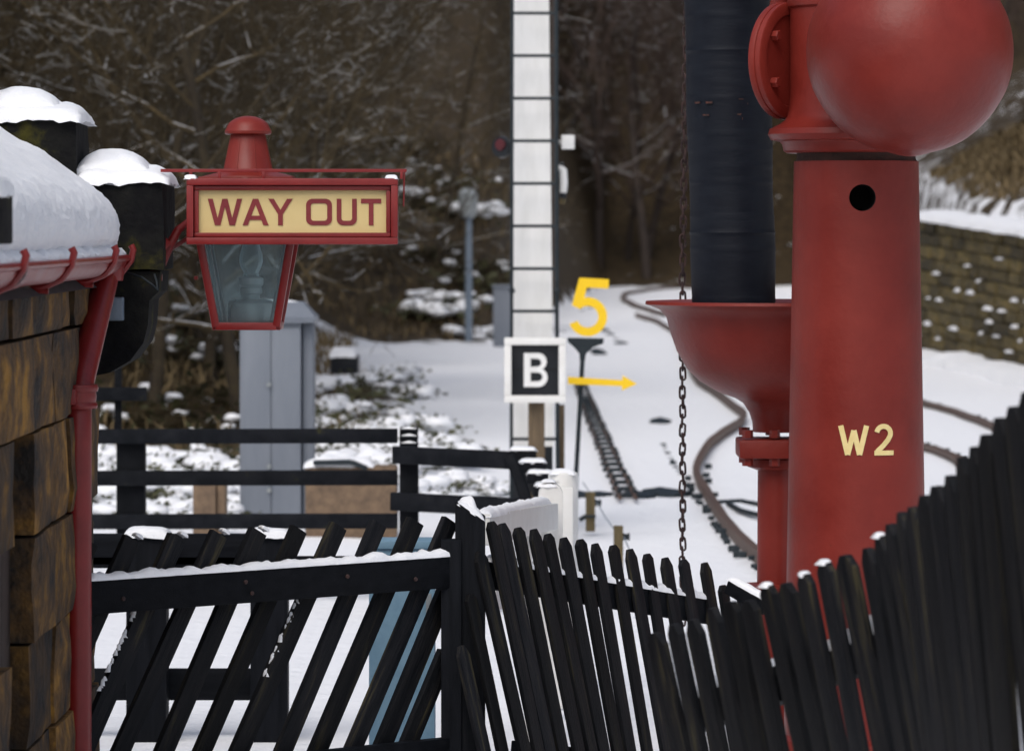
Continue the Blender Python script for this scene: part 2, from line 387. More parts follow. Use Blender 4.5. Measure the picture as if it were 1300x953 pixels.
# face stones of the side wall
zc = [.02, .30, .60, .905, 1.215, 1.515, 1.79, 1.955]
random.seed(21)
for k in range(len(zc) - 1):
    y = 14.17; z0, z1 = zc[k], zc[k + 1]; i = 0
    while y > 9.0:
        L = (.80, .46)[(k + i) % 2] * random.uniform(.8, 1.3)
        if y > 12.3 and y - L < 12.40: L = y - 12.25
        y0 = y - L
        if not (z1 < 1.53 and y0 > 11.2 and y < 12.3):
            b = bmesh.new(); p = random.uniform(.028, .05)
            box(b, (WX - .02 + p / 2, (y + y0) / 2, (z0 + z1) / 2), (.06 + p, L - .010, z1 - z0 - .010))
            bmesh.ops.subdivide_edges(b, edges=b.edges[:], cuts=3, use_grid_fill=True)
            for v in b.verts:
                n = noise.noise(v.co * 5) * .5 + noise.noise(v.co * 14) * .3
                v.co.x += .022 * n
                ey = min(abs(v.co.y - y), abs(v.co.y - y0)); ez = min(abs(v.co.z - z0), abs(v.co.z - z1))
                if min(ey, ez) < .012: v.co.x -= .010
            obj('stone', b, M['stone'], bl, sharp=60)
        y = y0; i += 1
# the recessed door in the side wall
bm = bmesh.new(); box(bm, (WX - .045, 11.725, .765), (.03, 1.04, 1.52), bevel=.004)
dr = obj('door', bm, M['door'], bl); dr['label'] = 'dark brown recessed door'
for q in range(5):
    bm = bmesh.new(); box(bm, (WX - .027, 11.31 + q * .208, .765), (.014, .2, 1.5), bevel=.004); obj('plank', bm, M['door'], dr)
# roof slopes
def roof_z(x): return 1.955 + (-1.36 - x) * math.tan(R(38))
bm = bmesh.new()
for s in (0, 1):
    pass
pr = [(-1.34, roof_z(-1.34) - .03), (-3.1, roof_z(-3.1)), (-4.9, roof_z(-3.1) - 1.8 * math.tan(R(38))), (-4.7, 1.9), (-1.44, 1.9)]
va = [bm.verts.new((x, 5.1, z)) for x, z in pr]; vb = [bm.verts.new((x, 14.2, z)) for x, z in pr]
n = len(pr)
for i in range(n): bm.faces.new((va[i], va[(i + 1) % n], vb[(i + 1) % n], vb[i]))
bm.faces.new(va[::-1]); bm.faces.new(vb)
obj('roof', bm, M['slate'], bl, sharp=20)
# snow blanket on the near slope
def blanket():
    key = [(-1.40, 2.01), (-1.335, 2.03), (-1.297, 2.065), (-1.288, 2.115), (-1.302, 2.165), (-1.345, 2.215), (-1.405, 2.256), (-1.54, 2.345), (-1.68, 2.425), (-2.2, 2.76), (-3.1, 3.36)]
    prof = []
    for a in range(len(key) - 1):
        p0, p1, p2, p3 = (Vector(key[max(0, min(len(key) - 1, a + d))]) for d in (-1, 0, 1, 2))
        for k in range(7):
            t = k / 7; prof.append(.5 * ((2 * p1) + (p2 - p0) * t + (2 * p0 - 5 * p1 + 4 * p2 - p3) * t * t + (3 * p1 - 3 * p2 + p3 - p0) * t ** 3))
    prof.append(Vector(key[-1])); n = len(prof)
    b = bmesh.new(); rows = []; ya = [5.1 + .1 * k for k in range(40)] + [9.1 + .022 * k for k in range(229)]
    for y in ya:
        row = []; far = sm(0, .16, 14.14 - y) ** .5
        for j, q2 in enumerate(prof):
            q = Vector((q2.x, y, q2.y)); t = prof[min(j + 1, n - 1)] - prof[max(j - 1, 0)]
            nrm = Vector((-t.y, 0, t.x)).normalized() * -1
            if nrm.z < -.5: nrm = -nrm
            qs = Vector((q.x, q.y * .3, q.z)); d = .010 * noise.noise(qs * 2.5) + .006 * noise.noise(qs * 9) + .003 * noise.noise(qs * 28) + .005 * noise.noise(q * 60)
            if j < 28: d += .006 * noise.noise(q * 95) + .003 * noise.noise(Vector((y * 12, j * .2, 3)))
            q += nrm * d; q.z -= (1 - far) * .12; q.x -= (1 - far) * .05
            row.append(b.verts.new(q))
        rows.append(row)
    for p, q in zip(rows, rows[1:]):
        for j in range(n - 1): b.faces.new((p[j], p[j + 1], q[j + 1], q[j]))
    for row in (rows[0], rows[-1]):
        lo = b.verts.new((-1.6, row[0].co.y, 1.98))
        for j in range(n - 1): b.faces.new((row[j], row[j + 1], lo))
    return b
o = obj('roof_snow', blanket(), M['snow'], bl, sharp=80); o['label'] = 'thick white snow blanket'
# gutter with snow in it
g = bmesh.new()
cx, cz, gr = -1.335, 2.0, .068
ring = [(cx + gr * math.cos(R(a)), cz + gr * .85 * math.sin(R(a))) for a in range(180, 361, 15)]
ring += [(cx + (gr - .009) * math.cos(R(a)), cz + (gr - .009) * .85 * math.sin(R(a))) for a in range(360, 179, -15)]
lip = []
rows = [[g.verts.new((x, y, z)) for x, z in ring] for y in (5.1, 7, 9, 11, 12.5, 14.22)]
for p, q in zip(rows, rows[1:]):
    for j in range(len(ring)): g.faces.new((p[j], p[(j + 1) % len(ring)], q[(j + 1) % len(ring)], q[j]))
g.faces.new(rows[0]); g.faces.new(rows[-1][::-1])
tube(g, [(cx + gr, 5.1, cz + .002), (cx + gr, 14.22, cz + .002)], .011, 8)
for y in (13.55, 11.1):                         # joint sleeves
    ri = [(cx + (gr + .008) * math.cos(R(a)), cz + (gr + .008) * .85 * math.sin(R(a))) for a in range(180, 361, 15)]
    for y0, y1 in ((y, y + .09),):
        p = [g.verts.new((x, y0, z)) for x, z in ri]; q = [g.verts.new((x, y1, z)) for x, z in ri]
        for j in range(len(ri) - 1): g.faces.new((p[j], p[j + 1], q[j + 1], q[j]))
gut = obj('gutter', g, M['red_gloss'], bl); gut['label'] = 'red half-round gutter'
for y in (10.95, 12.15, 13.45, 14.05):          # gutter brackets
    b = bmesh.new()
    tube(b, [(cx - .09, y, cz - .055), (cx - .05, y, cz - .07), (cx, y, cz - .066), (cx + .05, y, cz - .045), (cx + gr + .012, y, cz - .005), (cx + gr + .02, y, cz + .03), (cx + gr + .012, y, cz + .045)], .011, 8)
    tube(b, [(cx - .085, y, cz - .072), (cx + .015, y, cz - .078)], .009, 8)
    obj('bracket', b, M['red_gloss'], gut)
b = bmesh.new(); snow_strip(b, (cx + .004, 8, cz - .010), (cx + .004, 14.2, cz - .010), .108, .05, .035, .5, 3); obj('gutter_snow', b, M['snow'], gut)
# downpipe: swan neck from the gutter, then straight
b = bmesh.new(); pr_ = .044
top = Vector((-1.325, 13.92, 1.95)); k1 = Vector((-1.36, 13.4, 1.60))
tube(b, [top + Vector((0, .0, .0)), top + (k1 - top) * .12, top + (k1 - top) * .5, top + (k1 - top) * .93, Vector((-1.362, 13.385, 1.53)), Vector((-1.362, 13.38, 1.40)), Vector((-1.362, 13.38, .0))], pr_, 20)
dp = obj('downpipe', b, M['red_gloss'], bl, sharp=50); dp['label'] = 'red cast-iron downpipe with swan neck'
b = bmesh.new()
for z, r_, h_ in ((1.60, .062, .022), (1.575, .056, .05), (1.545, .060, .018)):
    lathe(b, [(0, 0), (r_, 0), (r_ + .003, h_ / 2), (r_, h_), (0, h_)], (-1.362, 13.385, z - h_ / 2), 24)
box(b, (-1.385, 13.385, 1.575), (.05, .16, .05), bevel=.006)
obj('collar', b, M['red_gloss'], dp)
b = bmesh.new(); lathe(b, [(0, 0), (.056, 0), (.060, .03), (.056, .07), (0, .07)], top + Vector((0, 0, -.02)), 24); obj('outlet', b, M['red_gloss'], dp)
# crow-stepped gable beyond the roof
ST = [(-1.45, -1.155, 2.262, 1.72), (-1.78, -1.445, 2.470, 2.0), (-2.12, -1.775, 2.69, 2.2), (-2.46, -2.115, 2.93, 2.4)]
b = bmesh.new(); box(b, (-3.1, 14.37, 1.1), (3.3, .33, 2.2)); obj('gable_wall', b, M['blackstone'], bl)
for i, (x0, x1, zt, zb) in enumerate(ST):
    b = bmesh.new(); h_ = .27 if i else .30
    box(b, ((x0 + x1) / 2, 14.37, zt - h_ / 2), (x1 - x0 - .006, .42, h_))
    bmesh.ops.subdivide_edges(b, edges=b.edges[:], cuts=5, use_grid_fill=True)
    for v in b.verts: v.co += Vector((noise.noise(v.co * 6), noise.noise(v.co * 6 + Vector((9, 0, 0))), noise.noise(v.co * 7 + Vector((0, 5, 0))))) * .011
    st = obj('coping_stone', b, M['blackstone'], bl, sharp=50)
    b = bmesh.new(); w = x1 - x0 + .03
    snow_mound(b, ((x0 + x1) / 2 + .005, 14.37, zt - .004), w, .46, .050, 2.4, i * 5, 30, .35, .25)
    snow_mound(b, ((x0 + x1) / 2 - .035, 14.37, zt + .018), w * .78, .36, .085, 1.15, i * 5 + 2, 24, .2, .05)
    obj('snow_cap', b, M['snow'], st, sharp=80)
# corbelled foot stone (kneeler) under the lowest step
cr_ = [(-1.44, 1.957), (-1.17, 1.957), (-1.175, 1.89), (-1.205, 1.86), (-1.21, 1.78), (-1.225, 1.72), (-1.27, 1.66), (-1.34, 1.62), (-1.44, 1.60)]
b = shape([cr_], .38); bmesh.ops.translate(b, verts=b.verts[:], vec=(0, 14.37, 0))
obj('kneeler', b, M['blackstone'], bl, sharp=30, bevel=0)
# coping at the near gable, its edge just inside the frame
b = bmesh.new(); c_ = P(-35, 275, 10.2); box(b, c_, (S(84, 10.2), .3, S(70, 10.2)), bevel=.006); st = obj('coping_stone', b, M['blackstone'], bl)
b = bmesh.new(); snow_mound(b, c_ + Vector((0, 0, S(35, 10.2) - .004)), S(90, 10.2), .32, .045, 3, 3); obj('snow_cap', b, M['snow'], st, sharp=80)
# junction box and cable on the kneeler
jb = thing('junction_box', 'small blue-grey junction box under the stone corbel beside the red downpipe', 'junction box', P(148, 392, 14.13))
b = bmesh.new(); box(b, P(147, 392, 14.12), (S(20, 14), .05, S(30, 14)), bevel=.004); obj('case', b, M['greypole'], jb)
b = bmesh.new(); box(b, P(147, 392, 14.09), (S(17, 14), .012, S(27, 14)), bevel=.003); obj('lid', b, M['greypole'], jb)
cb = bmesh.new(); tube(cb, [P(160, 345, 14.15), P(180, 352, 14.1), P(194, 362, 14.1), P(200, 368, 14.12), P(199, 357, 14.14), P(196, 348, 14.15)], .0035, 6)
tag(obj('cable', cb, M['iron']), 'thin dark cable looping below the lantern bracket', 'cable')

# ---------------------------------------------------------------- WAY OUT lantern
LY = 14.15
ln = thing('station_lantern', 'red station oil lantern with cream WAY OUT sign on its front', 'lantern', P(308, 424, LY + .2))
def PL(px, py, d=0): return P(px, py, LY) + Vector((0, d, 0))
# sign box with frame
b = bmesh.new()
c_ = PL(371.5, 268.5, .0); box(b, c_ + Vector((0, .03, 0)), (S(262, LY), .05, S(80, LY)), bevel=.003)
sg = obj('sign_box', b, M['red_gloss'], ln)
def frame_bars(b, x0, y0, x1, y1, t, d0, dep):
    for (xa, ya, xb, yb) in ((x0, y0, x1, y0 + t), (x0, y1 - t, x1, y1), (x0, y0 + t, x0 + t, y1 - t), (x1 - t, y0 + t, x1, y1 - t)):
        p, q = PL(xa, ya), PL(xb, yb)
        box(b, (p + q) / 2 + Vector((0, d0, 0)), (abs(q.x - p.x) - .0006, dep, abs(q.z - p.z) - .0006), bevel=.0035)
b = bmesh.new(); frame_bars(b, 237.5, 226.5, 505.5, 310.5, 9, -.012, .045); frame_bars(b, 246.8, 235.8, 496.2, 301.2, 6, -.004, .03)
obj('frame', b, M['red_gloss'], sg)
b = bmesh.new(); p, q = PL(250, 240), PL(492, 298); box(b, (p + q) / 2 + Vector((0, .003, 0)), (q.x - p.x, .006, p.z - q.z)); obj('panel', b, M['cream'], sg)
def letter_shapes(h):
    t = .17
    Wl = [[(0, 1), (.19, 1), (.375, .27), (.55, 1), (.75, 1), (.925, .27), (1.11, 1), (1.30, 1), (1.03, 0), (.82, 0), (.65, .70), (.48, 0), (.27, 0)]]
    A = [[(0, 0), (.39, 1), (.59, 1), (.98, 0), (.78, 0), (.71, .2), (.27, .2), (.2, 0)], [(.33, .36), (.49, .78), (.65, .36)]]
    Yl = [[(0, 1), (.21, 1), (.46, .58), (.71, 1), (.92, 1), (.55, .42), (.55, 0), (.37, 0), (.37, .42)]]
    O = [rrect(0, 0, .98, 1, .24), rrect(.18, .17, .80, .83, .11)]
    U = [[(0, 1), (0, .24)] + arc(.24, .24, .24, 180, 270)[1:] + arc(.53, .24, .24, 270, 360) + [(.77, 1), (.59, 1), (.59, .27)] + arc(.49, .27, .10, 0, -90)[1:] + arc(.28, .27, .10, 270, 180) + [(.18, 1)]]
    T = [[(0, 1), (.77, 1), (.77, .83), (.475, .83), (.475, 0), (.295, 0), (.295, .83), (0, .83)]]
    return dict(W=Wl, A=A, Y=Yl, O=O, U=U, T=T)
LS = letter_shapes(1)
for ch, x0, x1 in (('W', 263.8, 307.4), ('A', 308, 341), ('Y', 340.6, 371.6), ('O', 388.6, 421.5), ('U', 427.5, 453), ('T', 458.4, 484)):
    wu = max(p[0] for p in LS[ch][0])
    sx, sz = S(x1 - x0, LY) / wu, S(33.6, LY)
    b = shape([[(p[0] * sx, p[1] * sz) for p in lp] for lp in LS[ch]], .003)
    bmesh.ops.translate(b, verts=b.verts[:], vec=PL(x0, 286) + Vector((0, -.0015, 0)))
    obj('letter', b, M['letter'], sg, sharp=None)
b = bmesh.new()
for x in (242, 497): snow_mound(b, PL(x, 226.4, -.01), S(17, LY), .05, .012, 2, x, 10)
obj('snow_cap', b, M['snow'], sg, sharp=80)
# top rod with hangers
b = bmesh.new()
beam(b, PL(203, 216.5, .03), PL(516, 216.5, .03), .008, S(4.2, LY), .001)
for x, y0, y1 in ((241.5, 218, 226), (278, 218, 228), (334, 218, 228), (509.5, 218, 227)): beam(b, PL(x, y0, .03), PL(x, y1, .03), .01, .01, .001)
tube(b, [PL(513, 217, .035), PL(512, 262, .035)], .003, 6)
obj('top_rod', b, M['red_gloss'], ln)
# lantern body behind the sign: tapered square cage
ax = PL(309, 300, .25); cx_, cy_ = ax.x, ax.y
zt = PL(0, 226).z; zm = PL(0, 308).z; zb = PL(0, 420).z
ht, hb = S(62, LY + .1), S(38.5, LY + .15)
def hw(z): return hb + (ht - hb) * (z - zb) / (zm - zb) if z < zm else ht
b = bmesh.new(); r_ = .014
for sx in (-1, 1):
    for sy in (-1, 1):
        beam(b, (cx_ + sx * hb, cy_ + sy * hb, zb + .012), (cx_ + sx * ht, cy_ + sy * ht, zm + .07), .026, .026, .004, 0)
for z, h_, t in ((zb + .012, hb, .026), (zm + .07, ht, .03)):
    for sx in (-1, 1):
        beam(b, (cx_ + sx * h_, cy_ - h_, z), (cx_ + sx * h_, cy_ + h_, z), t, t, .004)
        beam(b, (cx_ - h_, cy_ + sx * h_, z), (cx_ + h_, cy_ + sx * h_, z), t, t, .004)
box(b, (cx_ - ht - .012, cy_ + .0, zm - .12), (.012, .03, .012))
cage = obj('lamp_cage', b, M['red_gloss'], ln)
for k in range(4):                               # four panes
    b = bmesh.new(); M3 = Matrix.Rotation(k * math.pi / 2, 3, 'Z'); th = .003
    def q(x, y, z): v = M3 @ Vector((x, y, 0)); return Vector((cx_ + v.x, cy_ + v.y, z))
    i_, o_ = .010, .010 + th
    vv = [q(-hb + .01, -hb + i_, zb + .02), q(hb - .01, -hb + i_, zb + .02), q(ht - .01, -ht + i_, zm + .06), q(-ht + .01, -ht + i_, zm + .06)]
    ww = [q(-hb + .01, -hb + o_, zb + .02), q(hb - .01, -hb + o_, zb + .02), q(ht - .01, -ht + o_, zm + .06), q(-ht + .01, -ht + o_, zm + .06)]
    A_ = [b.verts.new(v) for v in vv]; B_ = [b.verts.new(v) for v in ww]
    b.faces.new(A_); b.faces.new(B_[::-1])
    for i in range(4): b.faces.new((A_[i], A_[(i + 1) % 4], B_[(i + 1) % 4], B_[i]))
    obj('pane', b, M['glass'], cage, sharp=None)
    b = bmesh.new()                              # putty strips inside each pane
    for s in (-1, 1): tube(b, [q(s * (hb - .02), -hb + .022, zb + .02), q(s * (ht - .022), -ht + .022, zm + .05)], .004, 6)
    obj('glazing_strip', b, M['lamphead'], cage)
b = bmesh.new(); box(b, (cx_, cy_, zb + .008), (hb * 2 - .02, hb * 2 - .02, .006)); obj('floor_plate', b, M['lamphead'], cage)
# hood, chimney and cap
b = bmesh.new()
box(b, (cx_, cy_, zm + .15), (ht * 2 - .01, ht * 2 - .01, .14), bevel=.005)
lathe(b, [(ht * 1.0, 0), (ht * .96, .02), (S(37, LY), .035), (S(33, LY), .045)], (cx_, cy_, PL(0, 226).z - .012), 32)
Yh = LY + .25
zc0 = PL(0, 221).z
lathe(b, [(0, 0), (S(33, Yh), 0), (S(33, Yh), .012), (S(31.5, Yh), .016), (S(22, Yh), S(52, Yh)), (0, S(52, Yh))], (cx_, cy_, zc0), 32)
hood = obj('hood', b, M['red'], ln)
b = bmesh.new()
for k in range(8):
    a_ = 2 * math.pi * (k + .5) / 8
    tube(b, [(cx_ + math.cos(a_) * S(31.5, Yh), cy_ + math.sin(a_) * S(31.5, Yh), zc0 + .016), (cx_ + math.cos(a_) * S(22, Yh), cy_ + math.sin(a_) * S(22, Yh), zc0 + S(51, Yh))], .0018, 5)
obj('chimney_rib', b, M['red'], hood)
zd = PL(0, 169).z
b = bmesh.new()
pr2 = [(0, 0), (S(28, Yh), 0), (S(29.5, Yh), .004), (S(29.8, Yh), .012), (S(28.5, Yh), .018)] + [(S(27.5, Yh) * math.cos(R(a)), .018 + S(17, Yh) * math.sin(R(a))) for a in (10, 25, 40, 55, 70, 82)] + [(0, .018 + S(17, Yh))]
lathe(b, pr2, (cx_, cy_, zd), 32); obj('cap', b, M['red'], hood)
# burner and glass chimney inside
b = bmesh.new(); zf = zb + .012; u = 1
lathe(b, [(0, 0), (.075, 0), (.078, .008), (.078, .075), (.07, .085), (.03, .09), (.03, .105), (.038, .11), (.038, .125), (.034, .13), (.042, .14), (.042, .16), (.03, .165), (0, .165)], (cx_ + .01, cy_, zf), 28)
obj('oil_burner', b, M['brass'], ln)
b = bmesh.new(); zg = zf + .165
lathe(b, [(.026, 0), (.028, .006), (.024, .012), (.034, .03), (.040, .05), (.038, .075), (.026, .115), (.021, .15), (.020, .21)], (cx_ + .01, cy_, zg), 24)
obj('lamp_chimney', b, M['cglass'], ln)
b = bmesh.new(); tube(b, [(cx_ - .06, cy_ - .05, zf + .01), (cx_ - .055, cy_ - .05, zf + .06), (cx_ - .04, cy_ - .05, zf + .085), (cx_ - .02, cy_ - .06, zf + .06), (cx_ + .0, cy_ - .06, zf + .02)], .0045, 6)
obj('handle', b, M['iron'], ln)
# bracket back to the stone corbel
b = bmesh.new()
tube(b, [P(203, 340, 14.3), P(212, 318, 14.3), P(226, 292, 14.3), P(246, 276, 14.35), P(262, 272, 14.38)], [.016, .017, .014, .010, .009], 10)
beam(b, P(196, 330, 14.32), P(248, 296, 14.35), .014, .014, .002)
box(b, P(197, 333, 14.3), (S(13, 14.3), .06, S(38, 14.3)), bevel=.006)
tube(b, [P(193, 352, 14.27), P(206, 352, 14.27)], .012, 8)
beam(b, P(190, 330, 14.24), P(213, 305, 14.27), .02, .03, .003)
obj('bracket', b, M['red_gloss'], ln)

# ---------------------------------------------------------------- water crane
CY = 16.4
wc = thing('water_crane', 'large red cast-iron water crane marked W2 with ball and hanging black bag', 'water crane', P(1087, 0, CY) * 1.0)
wc.location = (P(1087, 0, CY).x, CY, 0)
cxx = wc.location.x
def zz(py, Y=CY): return EYE - (py - HZ) * Y / F
b = bmesh.new()
prof = [(0, zz(205))]
for i in range(29):
    py = 205 + (930 - 205) * i / 28
    prof.append((S(79 + (py - 205) * .0175 + .0, CY), zz(py)))
prof += [(S(100, CY), zz(935)), (S(108, CY), .03), (S(108, CY), -.05), (0, -.05)]
lathe(b, prof, (cxx, CY, 0), 96)
colm = obj('column', b, [M['red'], M['dark_in']], wc)
# bored hole near the top of the column
hp = P(1095, 251, CY - .24)
cu = bmesh.new(); bmesh.ops.create_cone(cu, cap_ends=True, segments=40, radius1=S(17, 16.15), radius2=S(17, 16.15), depth=.36, matrix=Matrix.Translation(hp + Vector((0, .05, 0))) @ Matrix.Rotation(R(90), 4, 'X'))
cm = bpy.data.meshes.new('cut'); cu.to_mesh(cm); cu.free(); co = bpy.data.objects.new('cut', cm); COL.objects.link(co)
md = colm.modifiers.new('b', 'BOOLEAN'); md.object = co; md.operation = 'DIFFERENCE'; md.solver = 'EXACT'
bpy.context.view_layer.update()
dg = bpy.context.evaluated_depsgraph_get(); nm = bpy.data.meshes.new_from_object(colm.evaluated_get(dg)); colm.modifiers.clear()
colm.data = nm; bpy.data.objects.remove(co)
wl_ = wloc(colm)
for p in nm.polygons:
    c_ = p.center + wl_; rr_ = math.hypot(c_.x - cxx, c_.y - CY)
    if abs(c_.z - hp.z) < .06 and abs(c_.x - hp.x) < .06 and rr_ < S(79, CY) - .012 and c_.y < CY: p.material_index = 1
nm.polygons.foreach_set('use_smooth', [True] * len(nm.polygons)); nm.set_sharp_from_angle(angle=R(35))
b = bmesh.new(); lathe(b, [(0, zz(206)), (S(77, CY), zz(206)), (S(75, CY), zz(200)), (S(76, CY), zz(192)), (0, zz(192))], (cxx, CY, 0), 64); obj('joint_gap', b, M['rust_gap'], wc)
b = bmesh.new()
pf = [(0, 194), (88, 194.5), (92, 192), (94, 184), (97, 180), (108, 178), (112, 171), (110, 164), (98, 158), (91, 153), (88, 148), (86, 140), (84, 120), (84, 12), (87, 9), (88, 2), (86, -5), (84, -40), (84, -110), (70, -135), (40, -150), (0, -155)]
lathe(b, [(S(r_, CY), zz(py)) for r_, py in pf], (cxx, CY, 0), 72); neck = obj('neck', b, M['red'], wc)
# flange plate on the left of the neck
nrm = Vector((.80, -.60, 0)).normalized(); fc = Vector((P(1006, 77, 16.42).x, 16.42, zz(77)))
b = bmesh.new(); rF = S(74, CY)
lathe(b, [(0, -.055), (rF, -.055), (rF + .003, -.045), (rF, -.03), (rF - .004, -.028), (rF - .004, -.024), (rF, -.022), (rF, -.004), (rF - .006, 0), (rF * .8, 0), (rF * .78, -.008), (0, -.008)], fc, 64, nrm)
fl = obj('flange', b, M['red'], wc)
for k in range(5):
    a_ = math.pi * 2 * (k + .02) / 5 + math.pi; t1 = Vector((0, 0, 1)); t2 = nrm.cross(t1)
    p_ = fc + (t1 * math.sin(a_) + t2 * math.cos(a_)) * rF * .68 - nrm * .008
    b = bmesh.new(); lathe(b, [(0, 0), (.021, 0), (.021, .024), (.017, .028), (0, .028)], p_, 6, nrm); obj('bolt', b, M['red'], fl, sharp=20)
# arm carrying the bag, just above the picture
b = bmesh.new(); a0 = Vector((cxx, 16.5, zz(-75))); a1 = Vector((P(925, 0, 17.2).x, 17.2, zz(-75)))
tube(b, [a0, a0.lerp(a1, .5), a1], [.13, .125, .12], 24)
tube(b, [P(1030, -60, 16.5), P(1000, -20, 16.55), P(990, 12, 16.6), P(1000, 60, 16.6)], [.06, .05, .045, .045], 14)
tube(b, [a1 + Vector((0, 0, .06)), Vector((a1.x, a1.y, zz(-40, 17.2)))], [.13, .15], 24)
obj('arm', b, M['red'], wc)
# ball
BY = 15.86
b = bmesh.new(); bc = P(1155, 66, BY); br = S(131, BY)
bmesh.ops.create_uvsphere(b, u_segments=96, v_segments=64, radius=br)
for v in b.verts:
    d = v.co.normalized()
    v.co += d * (.004 * noise.noise(d * 2.2) + .0012 * noise.noise(d * 9))
    if d.z < -.985: v.co.z -= .006 * (-d.z - .985) / .015
bmesh.ops.translate(b, verts=b.verts[:], vec=bc)
tube(b, [bc + Vector((-.1, .2, -.05)), bc + Vector((-.15, .55, -.05))], .12, 20)
ball = obj('ball', b, M['red'], wc, sharp=60); ball['label'] = 'big glossy red iron ball'
# bag: ribbed hose hanging into the bowl
b = bmesh.new(); NR = 140; rings = []; HY = 17.2
for i in range(NR + 1):
    py = -50 + (424 + 50) * i / NR
    xl = 868 + 11 * min(1, max(0, py) / 383.) + .8 * math.sin(py / 31.); xr = 976 + 9 * min(1, max(0, py) / 383.) + .8 * math.sin(py / 24. + 1)
    c_ = P((xl + xr) / 2, py, HY); rr_ = S((xr - xl) / 2, HY)
    rr_ *= 1 + .020 * (1 if (py % 21) < 2.4 else 0) * (.5 + .5 * noise.noise(Vector((py * .07, 1, 2))))
    ring = []
    for j in range(56):
        a_ = 2 * math.pi * j / 56; d = Vector((math.cos(a_), math.sin(a_), 0))
        ring.append(b.verts.new(c_ + d * rr_ * (1 + .012 * noise.noise(Vector((d.x * 2, d.y * 2, c_.z * 1.2))))))
    rings.append(ring)
for p_, q_ in zip(rings, rings[1:]):
    for j in range(56): b.faces.new((p_[j], p_[(j + 1) % 56], q_[(j + 1) % 56], q_[j]))
bag = obj('bag', b, M['bag'], wc, sharp=25); bag['label'] = 'black ribbed canvas filler bag'
# rusty scuffs on the bag
b = bmesh.new(); random.seed(3)
for k in range(9):
    px = random.uniform(880, 965); py = random.choice((128, 131, 151, 146)) + random.uniform(-3, 3)
    dx = (px - 924) / 55.0; yy = HY - S(54, HY) * math.sqrt(max(.02, 1 - dx * dx)) - .003
    box(b, P(px, py, yy), (S(random.uniform(4, 12), HY), .004, S(random.uniform(1, 3.5), HY)), Matrix.Rotation(-math.asin(max(-.9, min(.9, -dx))) * 1.0, 3, 'Z'))
obj('scuff_mark', b, M['scuff'], bag)
# lettering W2 bent round the column
def strip(b, pts, w, f):
    n = len(pts); ls = []
    for i, p in enumerate(pts):
        a_ = Vector(pts[max(0, i - 1)]); c_ = Vector(pts[min(n - 1, i + 1)]); p = Vector(p)
        t1 = (p - a_).normalized() if i else (c_ - p).normalized(); t2 = (c_ - p).normalized() if i < n - 1 else t1
        t = (t1 + t2).normalized(); nn = Vector((-t.y, t.x)); k = 1 / max(.5, nn.dot(Vector((-t1.y, t1.x))))
        l, r_ = p + nn * w / 2 * k, p - nn * w / 2 * k
        ls.append([b.verts.new(f(q.x, q.y, d)) for q, d in ((l, .0045), (r_, .0045), (r_, -.003), (l, -.003))])
    for p, q in zip(ls, ls[1:]):
        for j in range(4): b.faces.new((p[j], p[(j + 1) % 4], q[(j + 1) % 4], q[j]))
    b.faces.new(ls[0]); b.faces.new(ls[-1][::-1])
def dens(pts, k=6):
    o = []
    for p, q in zip(pts, pts[1:]): o += [(p[0] + (q[0] - p[0]) * i / k, p[1] + (q[1] - p[1]) * i / k) for i in range(k)]
    return o + [pts[-1]]
def on_col(px, py, d):
    z = EYE - (py - HZ) * (CY - .25) / F; r_ = S(79 + (py - 205) * .0175, CY) + d
    X = (px - 650) * (CY - .235) / F - cxx
    return Vector((cxx + X, CY - math.sqrt(r_ * r_ - X * X), z))
b = bmesh.new(); strip(b, dens([(1067, 540), (1075.5, 577)]), 6.5, on_col); strip(b, dens([(1075.5, 577), (1083.5, 546)]), 6.5, lambda x, y, d: on_col(x, y, d - .0005))
strip(b, dens([(1083.5, 546), (1090.5, 577)]), 6.5, on_col); strip(b, dens([(1090.5, 577), (1099.5, 540)]), 6.5, lambda x, y, d: on_col(x, y, d - .0005))
obj('letter', b, M['w2'], colm, sharp=None)
b = bmesh.new(); pts = [(x, y) for x, y in arc(1121.5, 550, 9.0, -170, 20, 12)]; pts += [(1127, 558.5), (1121, 565.5), (1114, 572.0), (1112.5, 574.5)]
strip(b, pts, 6.3, on_col); strip(b, dens([(1109.5, 574.8), (1134.5, 574.8)]), 6.0, lambda x, y, d: on_col(x, y, d - .0005))
obj('numeral', b, M['w2'], colm, sharp=None)

# ---------------------------------------------------------------- drain bowl under the bag
DY = 17.22; dxp = 985
db = thing('drain_bowl', 'red iron drain bowl on a bolted pipe under the black bag', 'drain bowl', (P(dxp, 0, DY).x, DY, 0))
bx = db.location.x
pf = [(0, 470), (40, 470), (92, 440), (120, 410), (135, 392), (150, 385), (161, 383.5), (165, 382), (166, 386), (158, 388.5), (147, 393), (139, 403), (134, 422), (126, 445), (113, 468), (96, 484), (74, 497), (52, 505), (42, 511), (34, 523), (30, 535), (29, 548), (0, 548)]
b = bmesh.new(); lathe(b, [(S(r_, DY), zz(py, DY)) for r_, py in pf], (bx, DY, 0), 96); obj('bowl', b, M['red'], db, sharp=40)
b = bmesh.new(); c_ = Vector((bx, DY, (zz(554, DY) + zz(582, DY)) / 2)); box(b, c_, (S(98, DY), S(98, DY), S(24, DY)), bevel=.012)
lathe(b, [(S(36, DY), zz(582, DY)), (S(36, DY), zz(592, DY)), (S(25, DY), zz(596, DY)), (S(25, DY), zz(580, DY))], (bx, DY, 0), 32)
fl = obj('pipe_flange', b, M['red'], db)
